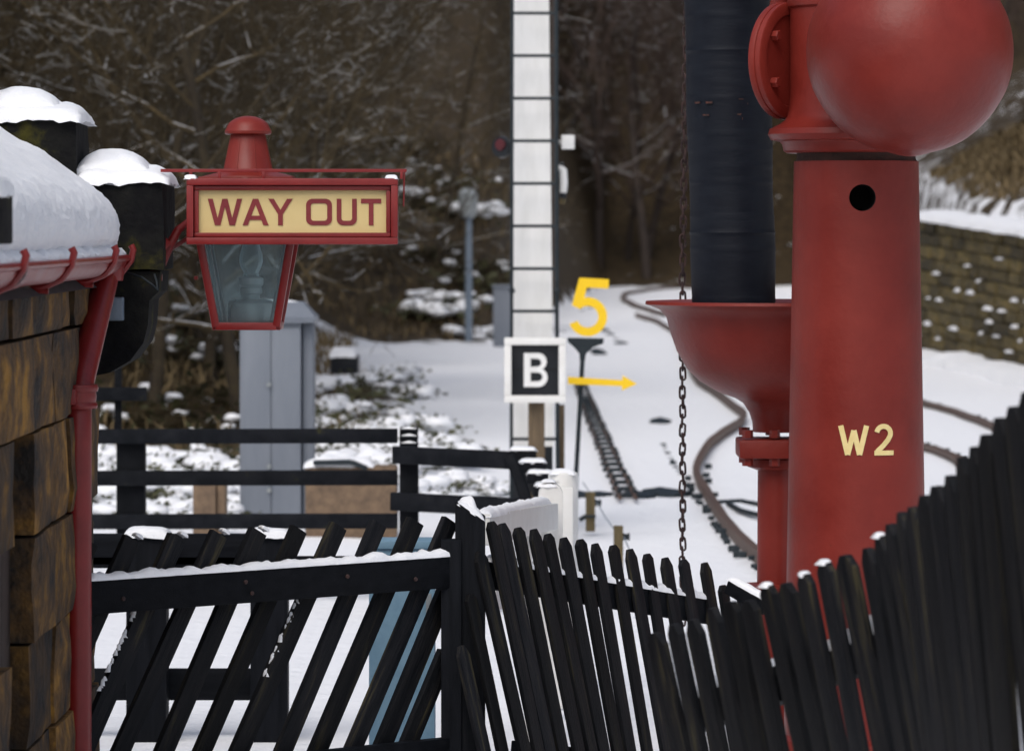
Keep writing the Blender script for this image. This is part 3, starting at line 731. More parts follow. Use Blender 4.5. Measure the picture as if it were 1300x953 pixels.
for sx in (-38, -4, 38):
    for sy in (-1, 1):
        q_ = Vector((bx + S(sx, DY), DY + sy * S(38, DY), 0))
        for py in (549, 584):
            b = bmesh.new(); lathe(b, [(0, -S(5, DY)), (S(7, DY), -S(5, DY)), (S(7, DY), S(5, DY)), (0, S(5, DY))], q_ + Vector((0, 0, zz(py, DY))), 6)
            obj('bolt', b, M['red'], fl, sharp=20)
b = bmesh.new(); lathe(b, [(0, zz(592, DY)), (S(23, DY), zz(592, DY)), (S(24, DY), zz(740, DY)), (S(30, DY), zz(741, DY)), (S(50, DY), zz(742, DY)), (S(50, DY), zz(750, DY)), (S(24, DY), zz(751, DY)), (S(24, DY), -.05), (0, -.05)], (bx, DY, 0), 32); obj('pipe', b, M['red'], db)

# ---------------------------------------------------------------- hanging chain
HYc = 17.82
ch = thing('hanging_chain', 'rusty iron chain hanging behind the bowl beside the black bag', 'chain', P(867, 0, HYc))
lk = bmesh.new(); rl, wl2, rr_ = S(8.2, HYc), S(3.3, HYc), S(1.45, HYc)
pts = []
for k in range(14):
    a_ = 2 * math.pi * k / 14; c, s = math.cos(a_), math.sin(a_)
    pts.append((c * wl2, 0, (rl - wl2) * (1 if s > 0 else -1) * (abs(s) > .1) + s * wl2))
tube(lk, pts, rr_, 7, closed=True); lm = mesh_of(lk, 'link', M['chain'], 60)
for k in range(70):
    py = -30 + k * 12.0; px = 872 - 5.5 * min(1, max(0, py) / 330.) + .5 * math.sin(k * 1.7)
    inst('link', lm, ch, P(px, py, HYc), (R(random.uniform(-5, 5)), R(random.uniform(-4, 4)), R(90 if k % 2 else 0) + R(random.uniform(-14, 14))))

# ---------------------------------------------------------------- fences in the foreground
def picket_mesh(w, t, L, name='picket', point=.035, m=None):
    b = bmesh.new()
    pr = [(-w / 2, -L), (w / 2, -L), (w / 2, -point), (w * .18, 0), (-w * .18, 0), (-w / 2, -point)]
    f_ = [b.verts.new((x, -t / 2, z)) for x, z in pr]; k_ = [b.verts.new((x, t / 2, z)) for x, z in pr]
    b.faces.new(f_); b.faces.new(k_[::-1])
    for i in range(len(pr)): b.faces.new((f_[i], k_[i], k_[(i + 1) % 6], f_[(i + 1) % 6]))
    return mesh_of(b, name, m or M['picket'], 20, .0025)
def cap_mesh(w, t, seed):
    b = bmesh.new(); snow_mound(b, (0, 0, -.004), w, t, .012, 1.6, seed, 8, .3, .6); return mesh_of(b, 'snow_cap', M['snow'], 80)
# A: paling fence running from the corner post towards the crane
PA = [(580, 820), (591, 755), (603, 700), (618, 660), (632, 664), (652, 668), (672, 672), (690, 675.6), (710, 680), (731, 683), (750, 688.6), (773, 692), (794, 697), (816, 701.6), (839, 706), (862, 710), (889, 713), (912, 742), (936, 748)]
fa = thing('paling_fence', 'black leaning paling fence between the corner post and the water crane', 'fence', P(600, 862, 14.6))
fa.location.z = 0
pm = [picket_mesh(.060, .018, 1.15), picket_mesh(.055, .018, 1.15, point=.02)]
caps = [cap_mesh(.04, .022, s) for s in (1, 4)]
random.seed(5); prevs = []
for i, (px, py) in enumerate(PA):
    Y = 14.62 + 1.15 * (px - 618) / 271
    lean = -(.22 - .004 * i) + random.uniform(-.012, .012)
    hd = math.atan2(.085, .060) + random.uniform(-.05, .05)
    rot = Matrix.Rotation(lean, 3, 'Y') @ Matrix.Rotation(hd, 3, 'Z')
    p_ = P(px + 5, py, Y) + Vector((0, 0, random.uniform(-.006, .004)))
    pk = inst('picket', pm[i % 2], fa, p_, rot); prevs.append((p_, rot))
for dz, hgt_ in ((-.185, .09), (-.80, .09)):     # rails behind the pickets
    b = bmesh.new(); nrm_ = Vector((.82, -.57, 0))
    p_ = prevs[3][0] + Vector((-dz * .2 - .02, 0, dz)) - nrm_ * .05; q_ = prevs[16][0] + Vector((-dz * .2 + .02, 0, dz)) - nrm_ * .05
    p_ = p_ + (p_ - q_) * .02
    beam(b, p_, q_, .04, hgt_, .004); obj('rail', b, M['blackh'], fa)
    if dz > -.5:
        b = bmesh.new(); snow_strip(b, p_ + Vector((.02, 0, hgt_ / 2 - .002)), q_ + Vector((0, 0, hgt_ / 2 - .002)), .05, .026, .02, .8, 4); obj('rail_snow', b, M['snow'], fa, sharp=80)
b = bmesh.new(); p_ = P(926, 744, 15.7); q_ = P(975, 772, 15.6); beam(b, p_, q_, .05, .05, .004); obj('brace', b, M['blackh'], fa)
b = bmesh.new(); snow_strip(b, p_ + Vector((0, 0, .028)), q_ + Vector((0, 0, .028)), .05, .02, .02, .6, 8); obj('brace_snow', b, M['snow'], fa, sharp=80)
# B: nearer paling fence climbing the ramp on the right
PB = [(832, 800), (856, 792), (880, 783), (905, 774), (928, 766), (951, 760), (974, 743), (998, 737), (1021, 725), (1047, 711), (1073, 705), (1102, 693), (1117, 681), (1131, 667), (1145, 653), (1160, 642), (1175, 629), (1190, 616), (1207, 600), (1222, 583), (1238, 567), (1253, 550), (1270, 533), (1288, 516), (1306, 500), (1326, 482), (1347, 463)]
fb = thing('paling_fence', 'near black paling fence climbing towards the right edge, snow flecks on its tops', 'fence', (P(1073, 0, 9.95).x, 9.95, 0))
pmb = [picket_mesh(.072, .020, 1.05), picket_mesh(.066, .021, 1.05, point=.025), picket_mesh(.076, .020, 1.05, point=.03)]
capb = [cap_mesh(.045, .03, s) for s in (1, 4, 7)]
wide_pm = picket_mesh(.088, .020, 1.05); NB = len(PB); PBw = []
def yB(i): return 10.95 - .098 * i
for i, (px, py) in enumerate(PB):
    lean = -(.20 - .11 * sm(8, 20, i)) + random.uniform(-.018, .018)
    j = min(i, NB - 2); d = P(*PB[j + 1], yB(j + 1)) - P(*PB[j], yB(j))
    hd = math.atan2(d.y, d.x) + random.uniform(-.1, .1)
    rot = Matrix.Rotation(lean, 3, 'Y') @ Matrix.Rotation(hd, 3, 'Z')
    p_ = P(px, py, yB(i)) + Vector((0, 0, random.uniform(-.006, .006))); PBw.append(p_)
    pk = inst('picket', pmb[random.randrange(3)] if i < 14 else wide_pm, fb, p_, rot)
    if i in (6, 8, 9, 12): inst('snow_cap', capb[i % 3], fb, p_, (0, 0, hd), (.8, .9, .75))
for dz in (-.22, -.85):
    b = bmesh.new()
    for a_, c_ in ((0, 10), (10, NB - 1)):
        off = Vector((-dz * .17, 0, dz)); nn = Vector((.06, .05, 0))
        p_, q_ = PBw[a_] + off + nn, PBw[c_] + off + nn; beam(b, p_, q_, .045, .09, .004)
    obj('rail', b, M['blackh'], fb)
b = bmesh.new()                                    # snow caught on the rail between the pales
for i in (0, 1, 2, 3, 4, 6, 7, 8, 9, 10, 13, 17, 19):
    for dz, sz in ((.172, .030), (.172, .022)) if i % 2 else ((.172, .026),):
        p_ = (PBw[i].lerp(PBw[i + 1], random.uniform(.3, .7))) + Vector((dz * .17 + .05, .04, -dz)); snow_mound(b, p_, sz * 1.2, sz * 2, sz, 1.2, i, 8, .5, .4)
obj('snow_fleck', b, M['snow'], fb, sharp=80)
b = bmesh.new(); random.seed(9)
# corner post shared by gate and fence
cp = thing('corner_post', 'thick black corner post capped with snow between both foreground fences', 'fence post', (P(597, 0, 14.6).x, 14.6, 0))
b = bmesh.new(); tp = P(597, 655, 14.6)
w_ = S(19, 14.6)
vv = [(-w_ , -w_, .055), (w_, -w_, -.015), (w_, w_, .0), (-w_, w_, .06)]
A_ = [b.verts.new((tp.x + x, 14.6 + y, -.02)) for x, y, z in vv]; B_ = [b.verts.new((tp.x + x, 14.6 + y, tp.z + z)) for x, y, z in vv]
b.faces.new(A_[::-1]); b.faces.new(B_)
for i in range(4): b.faces.new((A_[i], A_[(i + 1) % 4], B_[(i + 1) % 4], B_[i]))
obj('post', b, M['black'], cp, sharp=20, bevel=.004)
b = bmesh.new(); snow_strip(b, tp + Vector((-w_ + .002, 0, .045)), tp + Vector((w_, 0, -.018)), .10, .028, .012, .3, 2)
snow_mound(b, tp + Vector((-.012, 0, .03)), .065, .07, .042, 1.6, 3, 14, .2, .4); obj('snow_cap', b, M['snow'], cp, sharp=80)

# D: gate of slanting pales on the left
gd = thing('slanting_pale_gate', 'black gate of slanting pales with snow along its top rail', 'gate', (P(350, 0, 14.1).x, 14.1, 0))
def dY(px): return 13.62 + (14.6 - 13.62) * (px - 118) / (575 - 118)
b = bmesh.new(); pa, pb_ = P(108, 758, 13.6), P(578, 724.5, 14.58)
beam(b, pa, pb_, .045, S(42, 14), .004); obj('top_rail', b, M['blackh'], gd)
b = bmesh.new(); hh = S(21, 14) - .002
snow_strip(b, pa + Vector((0, 0, hh)), pb_ + Vector((-.005, 0, hh)), .055, .022, .015, .75, 11); obj('rail_snow', b, M['snow'], gd, sharp=80)
for px, dy in ((300, -6), (308, 9), (150, 4), (430, -4), (520, 6)):
    t = (px - 108) / 470; q_ = pa.lerp(pb_, t) + Vector((.012, -.024, -S(dy, 14)))
    b = bmesh.new(); lathe(b, [(0, 0), (.008, 0), (.006, .004), (0, .005)], q_, 8, Vector((.5, -.86, 0)) * -1 + Vector((.5, -.9, 0)) * 2); obj('bolt_head', b, M['chain'], gd)
b = bmesh.new(); beam(b, pa + Vector((0, 0, -.62)), pb_ + Vector((0, 0, -.62)), .045, .11, .004); obj('bottom_rail', b, M['blackh'], gd)
b = bmesh.new(); box(b, Vector((P(573, 0, 14.55).x, 14.57, .51)), (.07, .07, 1.06), bevel=.004); obj('stile', b, M['black'], gd)
TD = [(113, 684), (167, 680), (224, 678), (277, 674), (327, 670.5), (379, 668), (429, 664), (480, 661), (527, 658), (571, 657), (617, 656), (662, 655)]
dm = bmesh.new(); wq = .066
box(dm, (0, 0, -.70), (wq, .026, 1.4)); dmesh = [mesh_of(dm, 'pale', M['picket'], 20, .003)]
dm = bmesh.new(); box(dm, (0, 0, -.65), (wq * .96, .024, 1.3)); dmesh.append(mesh_of(dm, 'pale', M['picket'], 20, .003))
hdD = math.atan2(14.6 - 13.62, P(575, 0, 14.6).x - P(118, 0, 13.62).x)
slope = math.atan(.565)
cap2 = [cap_mesh(.035, .028, 3)]
for i, (px, py) in enumerate(TD):
    if px > 575:
        # short pale ending at the stile: starts lower
        t = (px - 566) / .565; px, py = 566, py + t
        if py > 850: continue
    Y = dY(px) + .040
    rot = Matrix.Rotation(hdD, 3, 'Z') @ Matrix.Rotation(slope + random.uniform(-.012, .012), 3, 'Y')
    p_ = P(px, py + 3, Y)
    if px == 566:
        mm = bmesh.new(); Lq = (1010 - py) * Y / F / math.cos(slope); box(mm, (0, 0, -Lq / 2), (wq, .026, Lq)); me_ = mesh_of(mm, 'pale', M['picket'], 20, .003)
        inst('pale', me_, gd, p_, rot); continue
    inst('pale', dmesh[i % 2], gd, p_, rot)
    if i in (1, 2, 3, 4):
        inst('snow_cap', cap2[0], gd, p_ + Vector((.022, 0, .010)), Matrix.Rotation(hdD, 3, 'Z') @ Matrix.Rotation(slope, 3, 'Y'), (1.1, 1, .7))
b = bmesh.new(); random.seed(31)
for i in (1, 2, 6, 3):                               # snow clinging to the upper edge of some pales
    px, py = TD[i]
    for k in range(30 if i != 3 else 5):
        t = (.235 if i != 3 else .2) + .34 * k / 30 + random.uniform(-.006, .006)
        if random.random() < .25: continue
        Y = dY(px) + .036; u = Matrix.Rotation(hdD, 3, 'Z') @ Matrix.Rotation(slope, 3, 'Y')
        p_ = P(px, py + 3, Y) + u @ Vector((-wq / 2 + .001, 0, -t)); r_ = random.uniform(.010, .022)
        snow_mound(b, p_ - Vector((0, 0, .003)), r_ * .8, r_, r_ * .75, 1.2, k, 6, .5, .5)
obj('snow_fleck', b, M['snow'], gd, sharp=80)

# fence of posts and boards behind the gate
fm = thing('board_fence', 'black board fence with snow-capped posts seen behind the slanting pales', 'fence', (P(270, 0, 17.5).x, 17.5, 0))
MY = 17.5
for x0, x1 in ((162, 213), (319, 366)):
    b = bmesh.new(); box(b, ((P(x0, 0, MY).x + P(x1, 0, MY).x) / 2, MY, zz(678, MY) / 2), (S(x1 - x0, MY), .14, zz(678, MY)), bevel=.005); po = obj('post', b, M['black'], fm)
    b = bmesh.new(); snow_mound(b, ((P(x0, 0, MY).x + P(x1, 0, MY).x) / 2, MY, zz(678.5, MY)), S(x1 - x0 + 8, MY), .17, .032, 2.2, x0, 16, .3, .3); obj('snow_cap', b, M['snow'], po, sharp=80)
for py, h_, xa, xb in ((697, 40, 60, 366), (713, 15, 60, 470), (868, 40, 60, 340)):
    b = bmesh.new(); beam(b, P(xa, py, MY + .10), P(xb, py, MY + .10), .04, S(h_, MY), .004); obj('board', b, M['blackh'], fm)
# pale blue post behind the gate
bp_ = thing('painted_post', 'pale blue painted square post behind the slanting gate beside corner post', 'post', (P(511, 0, 16.2).x, 16.2, 0))
b = bmesh.new(); box(b, (P(511, 0, 16.2).x, 16.2, zz(690, 16.2) / 2), (S(83, 16.2), .2, zz(690, 16.2)), bevel=.006); obj('shaft', b, M['bluep'], bp_)
b = bmesh.new(); box(b, (P(511, 0, 16.2).x, 16.2, zz(689, 16.2)), (S(90, 16.2), .22, .03), bevel=.006); obj('top_board', b, M['bluep'], bp_)
b = bmesh.new(); box(b, (P(545, 0, 16.2).x, 16.09, zz(765, 16.2)), (S(7, 16.2), .01, .09), bevel=.003); obj('latch_plate', b, M['lamphead'], bp_)

# ---------------------------------------------------------------- three-rail fence
TY = 24.0
tf = thing('post_and_rail_fence', 'black three-rail timber fence in front of the grey cabinet', 'fence', (P(310, 0, TY).x, TY, 0))
for py, h_ in ((554, 18.5), (607, 19), (662, 19)):
    b = bmesh.new(); beam(b, P(40, py, TY), P(505, py - 1, TY), .05, S(h_, TY), .006); obj('rail', b, M['mossy'], tf)
for x0, x1, t in ((147, 183, 548), (507, 530, 543)):
    b = bmesh.new(); box(b, ((P(x0, 0, TY).x + P(x1, 0, TY).x) / 2, TY + .09, zz(t, TY) / 2), (S(x1 - x0, TY), .12, zz(t, TY)), bevel=.006); po = obj('post', b, M['mossy'], tf)
    if x0 > 300:
        for py in (546, 555, 564):
            b = bmesh.new(); beam(b, P(x0 + 1, py, TY + .03), P(x1 + 1, py, TY + .03), .04, S(5, TY), .002); obj('stacked_batten', b, M['mossy'], po)
            b = bmesh.new(); snow_strip(b, P(x0 + 2, py - 2, TY + .02), P(x1 - 1, py - 2, TY + .02), .03, .012, .03, .4, 3); obj('snow_cap', b, M['snow'], po, sharp=80)
b = bmesh.new(); beam(b, P(118, 500, TY + .4), P(186, 500, TY + .4), .05, S(17, TY), .004); tag(obj('board', b, M['mossy'], tf), None)
b = bmesh.new(); beam(b, P(150, 462, TY + .45), P(150, 548, TY + .45), .04, .03, .004); obj('upright', b, M['mossy'], tf)
# ramped handrail fence beside the steps
HYf = 23.2
hf = thing('handrail_fence', 'black two-rail handrail sloping down beside the snowy timber steps', 'handrail', (P(580, 0, HYf).x, HYf, 0))
b = bmesh.new(); beam(b, P(500, 577, HYf), P(648, 584, HYf - .3), .05, S(22, HYf), .006); obj('rail', b, M['mossy'], hf)
b = bmesh.new(); beam(b, P(497, 636, HYf), P(682, 645, HYf - .3), .05, S(23, HYf), .006); obj('rail', b, M['mossy'], hf)
b = bmesh.new(); tube(b, [P(646, 580, HYf - .33), P(655, 596, HYf - .36), P(663, 618, HYf - .4), P(672, 645, HYf - .45)], S(8, HYf), 10); obj('sloping_rail', b, M['mossy'], hf)
b = bmesh.new(); box(b, (P(519, 0, HYf).x, HYf + .07, zz(585, HYf) / 2), (S(24, HYf), .1, zz(585, HYf)), bevel=.005); obj('post', b, M['mossy'], hf)
b = bmesh.new(); box(b, (P(600, 0, HYf).x, HYf + .02, zz(640, HYf) / 2), (S(16, HYf), .1, zz(640, HYf)), bevel=.005); obj('post', b, M['mossy'], hf)
ts = thing('timber_steps', 'black timber steps with snow on each tread beside the signal post', 'steps', (P(676, 0, 23.8).x, 23.8, 0))
for k, (px, py) in enumerate(((664, 577), (676, 592), (686, 606), (695, 622), (704, 640), (713, 660))):
    Y = 24.0 - .12 * k
    b = bmesh.new(); box(b, P(px, py, Y), (S(34, Y), .22, S(13, Y)), bevel=.004); tr_ = obj('tread', b, M['black'], ts)
    b = bmesh.new(); snow_mound(b, P(px, py - 6.3, Y), S(35, Y), .22, S(4.5, Y), 2.4, k, 12, .3, .3); obj('snow_cap', b, M['snow'], tr_, sharp=80)
b = bmesh.new(); beam(b, P(668, 585, 24.2), P(722, 690, 23.5), .04, .16, .004); obj('stringer', b, M['black'], ts)

# ---------------------------------------------------------------- white wicket gate
wg = thing('white_gate', 'white timber gate with rounded stile behind the corner post', 'gate', (P(700, 0, 19).x, 19, 0))
b = bmesh.new()
for (a_, c_, h_) in ((P(612, 672, 15.6), P(700, 655, 18.6), .115),):
    beam(b, a_, c_, .06, h_, .008)
rl_ = obj('top_rail', b, M['whitew'], wg)
b = bmesh.new(); snow_strip(b, P(612, 657, 15.6), P(690, 639, 18.4), .07, .03, .03, .4, 6); obj('rail_snow', b, M['snow'], rl_, sharp=80)
b = bmesh.new(); beam(b, P(622, 760, 15.8), P(700, 720, 18.6), .05, .10, .008); obj('bottom_rail', b, M['whitew'], wg)
for k in range(2, 4):
    t = (k + .5) / 4; p_ = P(612, 672, 15.6).lerp(P(700, 655, 18.6), t)
    b = bmesh.new(); box(b, (p_.x, p_.y, .45), (.03, .08, p_.z * 1.0), bevel=.004); obj('pale', b, M['whitew'], wg)
b = bmesh.new(); Yg = 18.7
pr_o = [(-S(15.5, Yg), 0)] + [(S(15.5, Yg) * math.cos(R(a)), zz(628, Yg) + S(16, Yg) * math.sin(R(a))) for a in range(180, -1, -15)] + [(S(15.5, Yg), 0)]
b = shape([pr_o], .10); bmesh.ops.translate(b, verts=b.verts[:], vec=(P(699, 0, Yg).x, Yg, 0)); st_ = obj('stile', b, M['whitew'], wg, bevel=.004)
b = bmesh.new(); snow_mound(b, (P(699, 0, Yg).x - .01, Yg, zz(613.5, Yg)), S(22, Yg), .11, .02, 1.5, 4, 12, .2, .6); obj('snow_cap', b, M['snow'], st_, sharp=80)
gp = thing('gate_post', 'round-topped white post standing behind the white gate', 'post', (P(716, 0, 19.4).x, 19.4, 0))
Yp = 19.4; b = bmesh.new(); lathe(b, [(0, 0), (S(19, Yp), 0), (S(19, Yp), zz(604, Yp)), (S(18, Yp), zz(600, Yp)), (S(14, Yp), zz(598, Yp)), (0, zz(597, Yp))], (P(715, 0, Yp).x, Yp, 0), 28); obj('shaft', b, M['whitew'], gp)
b = bmesh.new(); box(b, P(719, 660, Yp - .10), (S(17, Yp), .05, S(84, Yp)), bevel=.005); obj('batten', b, M['whitew'], gp)
b = bmesh.new(); snow_mound(b, (P(714, 0, Yp).x, Yp, zz(599, Yp)), S(34, Yp), .12, .016, 1.5, 4, 12, .2, .5); obj('snow_cap', b, M['snow'], gp, sharp=80)

# ---------------------------------------------------------------- semaphore signal post
SY = 30.0
sp = thing('semaphore_signal', 'tall white semaphore signal post with dark iron ladder up its front', 'signal', (P(676, 0, SY).x, SY, 0))
b = bmesh.new()
def spx(py): return 651.5 + 1 * (400 - py) / 400., 701 - 4.2 * (400 - py) / 400.
rows = []
for py in (565, 400, 200, 0, -150):
    l_, r_ = spx(py); d_ = S(r_ - l_, SY)
    rows.append([b.verts.new(Vector((P(x, py, SY).x, SY + y, zz(py, SY)))) for x, y in ((l_, -d_ / 2), (r_, -d_ / 2), (r_, d_ / 2), (l_, d_ / 2))])
for p_, q_ in zip(rows, rows[1:]):
    for j in range(4): b.faces.new((p_[j], p_[(j + 1) % 4], q_[(j + 1) % 4], q_[j]))
b.faces.new(rows[0][::-1]); b.faces.new(rows[-1]); obj('post', b, M['white'], sp, sharp=20)
b = bmesh.new(); box(b, (P(675, 0, SY).x, SY, zz(565, SY) / 2), (S(53, SY), S(53, SY), zz(565, SY)), bevel=.006); obj('post_base', b, M['signblack'], sp)
b = bmesh.new(); box(b, (P(713, 0, SY).x, SY + .15, zz(515, SY) / 2), (S(8, SY), .1, zz(515, SY)), bevel=.006); obj('stay', b, M['oldwood'], sp)
LYd = SY - .26
lad = obj('ladder_stile', tube(bmesh.new(), [P(650.5, -120, LYd), P(650, 200, LYd), P(649, 640, LYd - .05)], S(2.2, SY), 8), M['iron'], sp)
obj('ladder_stile', tube(bmesh.new(), [P(706, -120, LYd), P(706.5, 200, LYd), P(707, 385, LYd), P(708, 640, LYd - .05)], S(2.6, SY), 8), M['iron'], sp)
for py in [17 + 54 * k for k in range(-2, 11)]:
    obj('ladder_rung', tube(bmesh.new(), [P(647.5, py, LYd), P(709, py, LYd)], S(2.1, SY), 8), M['iron'], sp)
for px, py in ((650, 369), (707, 369)):
    b = bmesh.new(); bmesh.ops.create_uvsphere(b, u_segments=10, v_segments=8, radius=S(4.2, SY), matrix=Matrix.Translation(P(px, py, LYd))); obj('ladder_bracket', b, M['iron'], sp)
b = bmesh.new(); tube(b, [P(702, -120, SY - .12), P(703, 370, SY - .12)], S(2.6, SY), 8); obj('operating_rod', b, M['bark_far'], sp)
b = bmesh.new(); lathe(b, [(0, 0), (S(13, SY), 0), (S(14, SY), .02), (S(13, SY), .05), (0, .06)], P(640, 187, SY + .05), 24, Vector((-.55, -.8, 0))); box(b, P(644, 190, SY + .1), (S(16, SY), .05, S(8, SY))); spc = obj('spectacle', b, M['signblack'], sp)
b = bmesh.new(); lathe(b, [(0, .055), (S(7.5, SY), .055), (S(7, SY), .066), (0, .068)], P(641, 184, SY + .04), 20, Vector((-.55, -.8, 0))); obj('lens', b, M['lens'], spc)
b = bmesh.new(); box(b, P(704, 192, SY + .02), (S(10, SY), .1, S(40, SY)), bevel=.008); obj('lamp_bracket', b, M['signblack'], sp)
b = bmesh.new(); box(b, P(721, 180.5, SY), (S(17, SY), .1, S(18, SY)), bevel=.008); box(b, P(711, 180.5, SY + .02), (S(10, SY), .04, .03)); obj('signal_lamp', b, M['white'], sp)
b = bmesh.new(); tube(b, [P(709, 210, SY), P(715, 216, SY), P(716, 232, SY), P(715, 246, SY)], [S(3, SY), S(5, SY), S(5, SY), S(4.4, SY)], 12); ar_ = obj('signal_arm', b, M['white'], sp)
b = bmesh.new(); tube(b, [P(715, 245, SY - .01), P(714.5, 252, SY - .01)], S(4.6, SY), 12); obj('arm_stripe', b, M['signblack'], ar_)
b = bmesh.new(); tube(b, [P(714.5, 252, SY - .01), P(714, 259, SY - .01)], [S(4.4, SY), S(3.6, SY)], 12); obj('arm_tip', b, M['mosswood'], ar_)
b = bmesh.new(); tube(b, [P(700, 212, SY), P(716, 208, SY)], S(3, SY), 8); obj('pivot', b, M['signblack'], sp)

# ---------------------------------------------------------------- B board
QY = 28.8
bs = thing('letter_board', 'square black board with white letter B on a brown wooden post', 'sign', (P(680, 0, QY).x, QY, 0))
b = bmesh.new(); box(b, P(679, 470, QY), (S(70, QY), .03, S(72, QY)), bevel=.002); bd = obj('board', b, M['signblack'], bs)
b = bmesh.new(); box(b, P(679.5, 469, QY - .017), (S(62, QY), .004, S(1.0, QY))); obj('board_seam', b, M['dark_in'], bd)
def bars(b, x0, y0, x1, y1, t, Y, dep):
    for (xa, ya, xb, yb) in ((x0, y0, x1, y0 + t), (x0, y1 - t, x1, y1), (x0, y0 + t, x0 + t, y1 - t), (x1 - t, y0 + t, x1, y1 - t)):
        p_, q_ = P(xa, ya, Y), P(xb, yb, Y); box(b, (p_ + q_) / 2, (abs(q_.x - p_.x) - .001, dep, abs(q_.z - p_.z) - .001), bevel=.006)
b = bmesh.new(); bars(b, 640, 428.5, 718.5, 511, 9.3, QY - .03, .07); obj('frame', b, M['whitew'], bd)
Bo = [[(0, 0), (0, 1), (.38, 1)] + arc(.42, .745, .255, 90, -70, 10) + arc(.42, .28, .28, 60, -90, 12) + [(.3, 0)],
      [(.2, .59), (.2, .84)] + arc(.40, .715, .115, 90, -90, 8) + [(.3, .60)], [(.2, .16), (.2, .43)] + arc(.42, .295, .13, 90, -90, 8) + [(.3, .165)]]
b = shape([[(x * S(43, QY), y * S(43, QY)) for x, y in lp] for lp in Bo], .01)
bmesh.ops.translate(b, verts=b.verts[:], vec=P(665, 491, QY - .024)); obj('letter', b, M['white'], bd, sharp=None)
b = bmesh.new(); p_ = P(681, 505, QY + .06); box(b, (p_.x, p_.y, p_.z / 2), (S(21, QY), .09, p_.z), bevel=.006); obj('post', b, M['oldwood'], bs)
# ---------------------------------------------------------------- speed sign 5
NY_ = 29.2
ss = thing('speed_sign', 'yellow cut-out 5 speed sign with arrow on a thin dark post', 'sign', (P(732, 0, NY_).x, NY_, 0))
def to(b, px, py, Y, rot=0):
    if rot: b.transform(Matrix.Rotation(R(rot), 4, 'Y'))
    bmesh.ops.translate(b, verts=b.verts[:], vec=P(px, py, Y)); return b
u = S(1, NY_)
five = [(8, 76), (51, 74), (50, 62), (19, 64.5), (15, 49)] 
cx5, cy5, ro, ri = 24.5, 27, 24.8, 13.6
five = [(14, 76.5), (51.5, 74.5), (51, 62.5), (23.5, 64), (20.5, 51.2)] + arc(cx5, cy5, ro, 92, -158, 30) + arc(cx5, cy5, ri, -158, 135, 30) + [(4.5, 41.5)]
b = shape([[(x * u, y * u) for x, y in five]], .012); to(b, 721.5, 429, NY_); obj('numeral', b, M['yellow'], ss, sharp=None)
br_ = [(720, 428.5), (766.5, 429.5), (766, 436), (752, 441), (744, 449), (742.5, 458), (736, 458), (735.5, 449), (729, 441), (721, 434)]
b = shape([[((x - 740) * u, (458 - y) * u) for x, y in br_]], .03); to(b, 740, 458, NY_ + .01); obj('bracket', b, M['iron'], ss)
b = bmesh.new(); tube(b, [P(739.5, 455, NY_), P(736, 520, NY_), P(731.5, 600, NY_), Vector((P(730, 0, NY_).x, NY_, 0))], S(3.0, NY_), 10); obj('pole', b, M['iron'], ss)
ar2 = [(721, 478), (790, 482.5), (790, 476.5), (808.5, 487), (789.5, 495.5), (789.5, 490), (721, 487.5)]
b = shape([[((x - 721) * u, (488 - y) * u) for x, y in ar2]], .012); to(b, 721, 488, NY_ - .06); obj('arrow', b, M['yellow'], ss, sharp=None)

# ---------------------------------------------------------------- grey cabinets, lamp, boxes
KY = 30.6
kb = thing('equipment_cabinet', 'tall grey metal cabinet with snow on its lid behind the rail fence', 'cabinet', (P(352, 0, KY).x, KY, 0))
zk = zz(407, KY)
b = bmesh.new(); box(b, (P(345.5, 0, KY).x, KY, zk / 2), (S(77, KY), .46, zk), bevel=.01)
bo = obj('body', b, M['grey'], kb)
b = bmesh.new(); box(b, (P(392, 0, KY).x, KY + .05, zk / 2 - .01), (S(13, KY), .40, zk - .02), bevel=.01); obj('side_box', b, M['grey'], kb)
for x0, x1 in ((309.5, 343.5), (345.5, 381.5)):
    b = bmesh.new(); box(b, P((x0 + x1) / 2, 535, KY - .233), (S(x1 - x0, KY), .02, S(236, KY)), bevel=.005); dd = obj('door', b, M['grey'], kb)
    if x0 < 320:
        for py in (488, 592, 622):
            b = bmesh.new(); lathe(b, [(0, 0), (.016, 0), (.016, .02), (0, .02)], P(341.5, py, KY - .243), 12, Vector((0, -1, 0))); obj('latch', b, M['lamphead'], dd)
b = bmesh.new()
bw = [(303, 407), (404, 407)]
def ring_(px0, px1, py, y0, y1): return [b.verts.new(Vector((P(x, 0, KY).x, KY + y, zz(py, KY)))) for x, y in ((px0, y0), (px1, y0), (px1, y1), (px0, y1))]
r0 = ring_(304, 401, 409, -.27, .27); r1 = ring_(303, 403, 402, -.28, .28); r2 = ring_(312, 385, 383, -.12, .2)
for p_, q_ in ((r0, r1), (r1, r2)):
    for j in range(4): b.faces.new((p_[j], p_[(j + 1) % 4], q_[(j + 1) % 4], q_[j]))
b.faces.new(r0[::-1]); b.faces.new(r2); ld = obj('lid', b, M['grey'], kb, sharp=20)
b = bmesh.new(); snow_mound(b, Vector((P(346, 0, KY).x, KY + .0, zz(386, KY))), S(78, KY), .3, .03, 2, 5, 16, .25, .8); obj('snow_cap', b, M['snow'], ld, sharp=80)
K2 = 74.0
k2 = thing('equipment_cabinet', 'small distant grey cabinet beside the white signal post', 'cabinet', (P(638, 0, K2).x, K2, hgt(P(638, 0, K2).x, K2)))
b = bmesh.new(); z0 = k2.location.z; zt2 = zz(364, K2); box(b, (P(638, 0, K2).x, K2, (z0 + zt2) / 2), (S(24, K2), .3, zt2 - z0), bevel=.02); obj('body', b, M['grey'], k2)
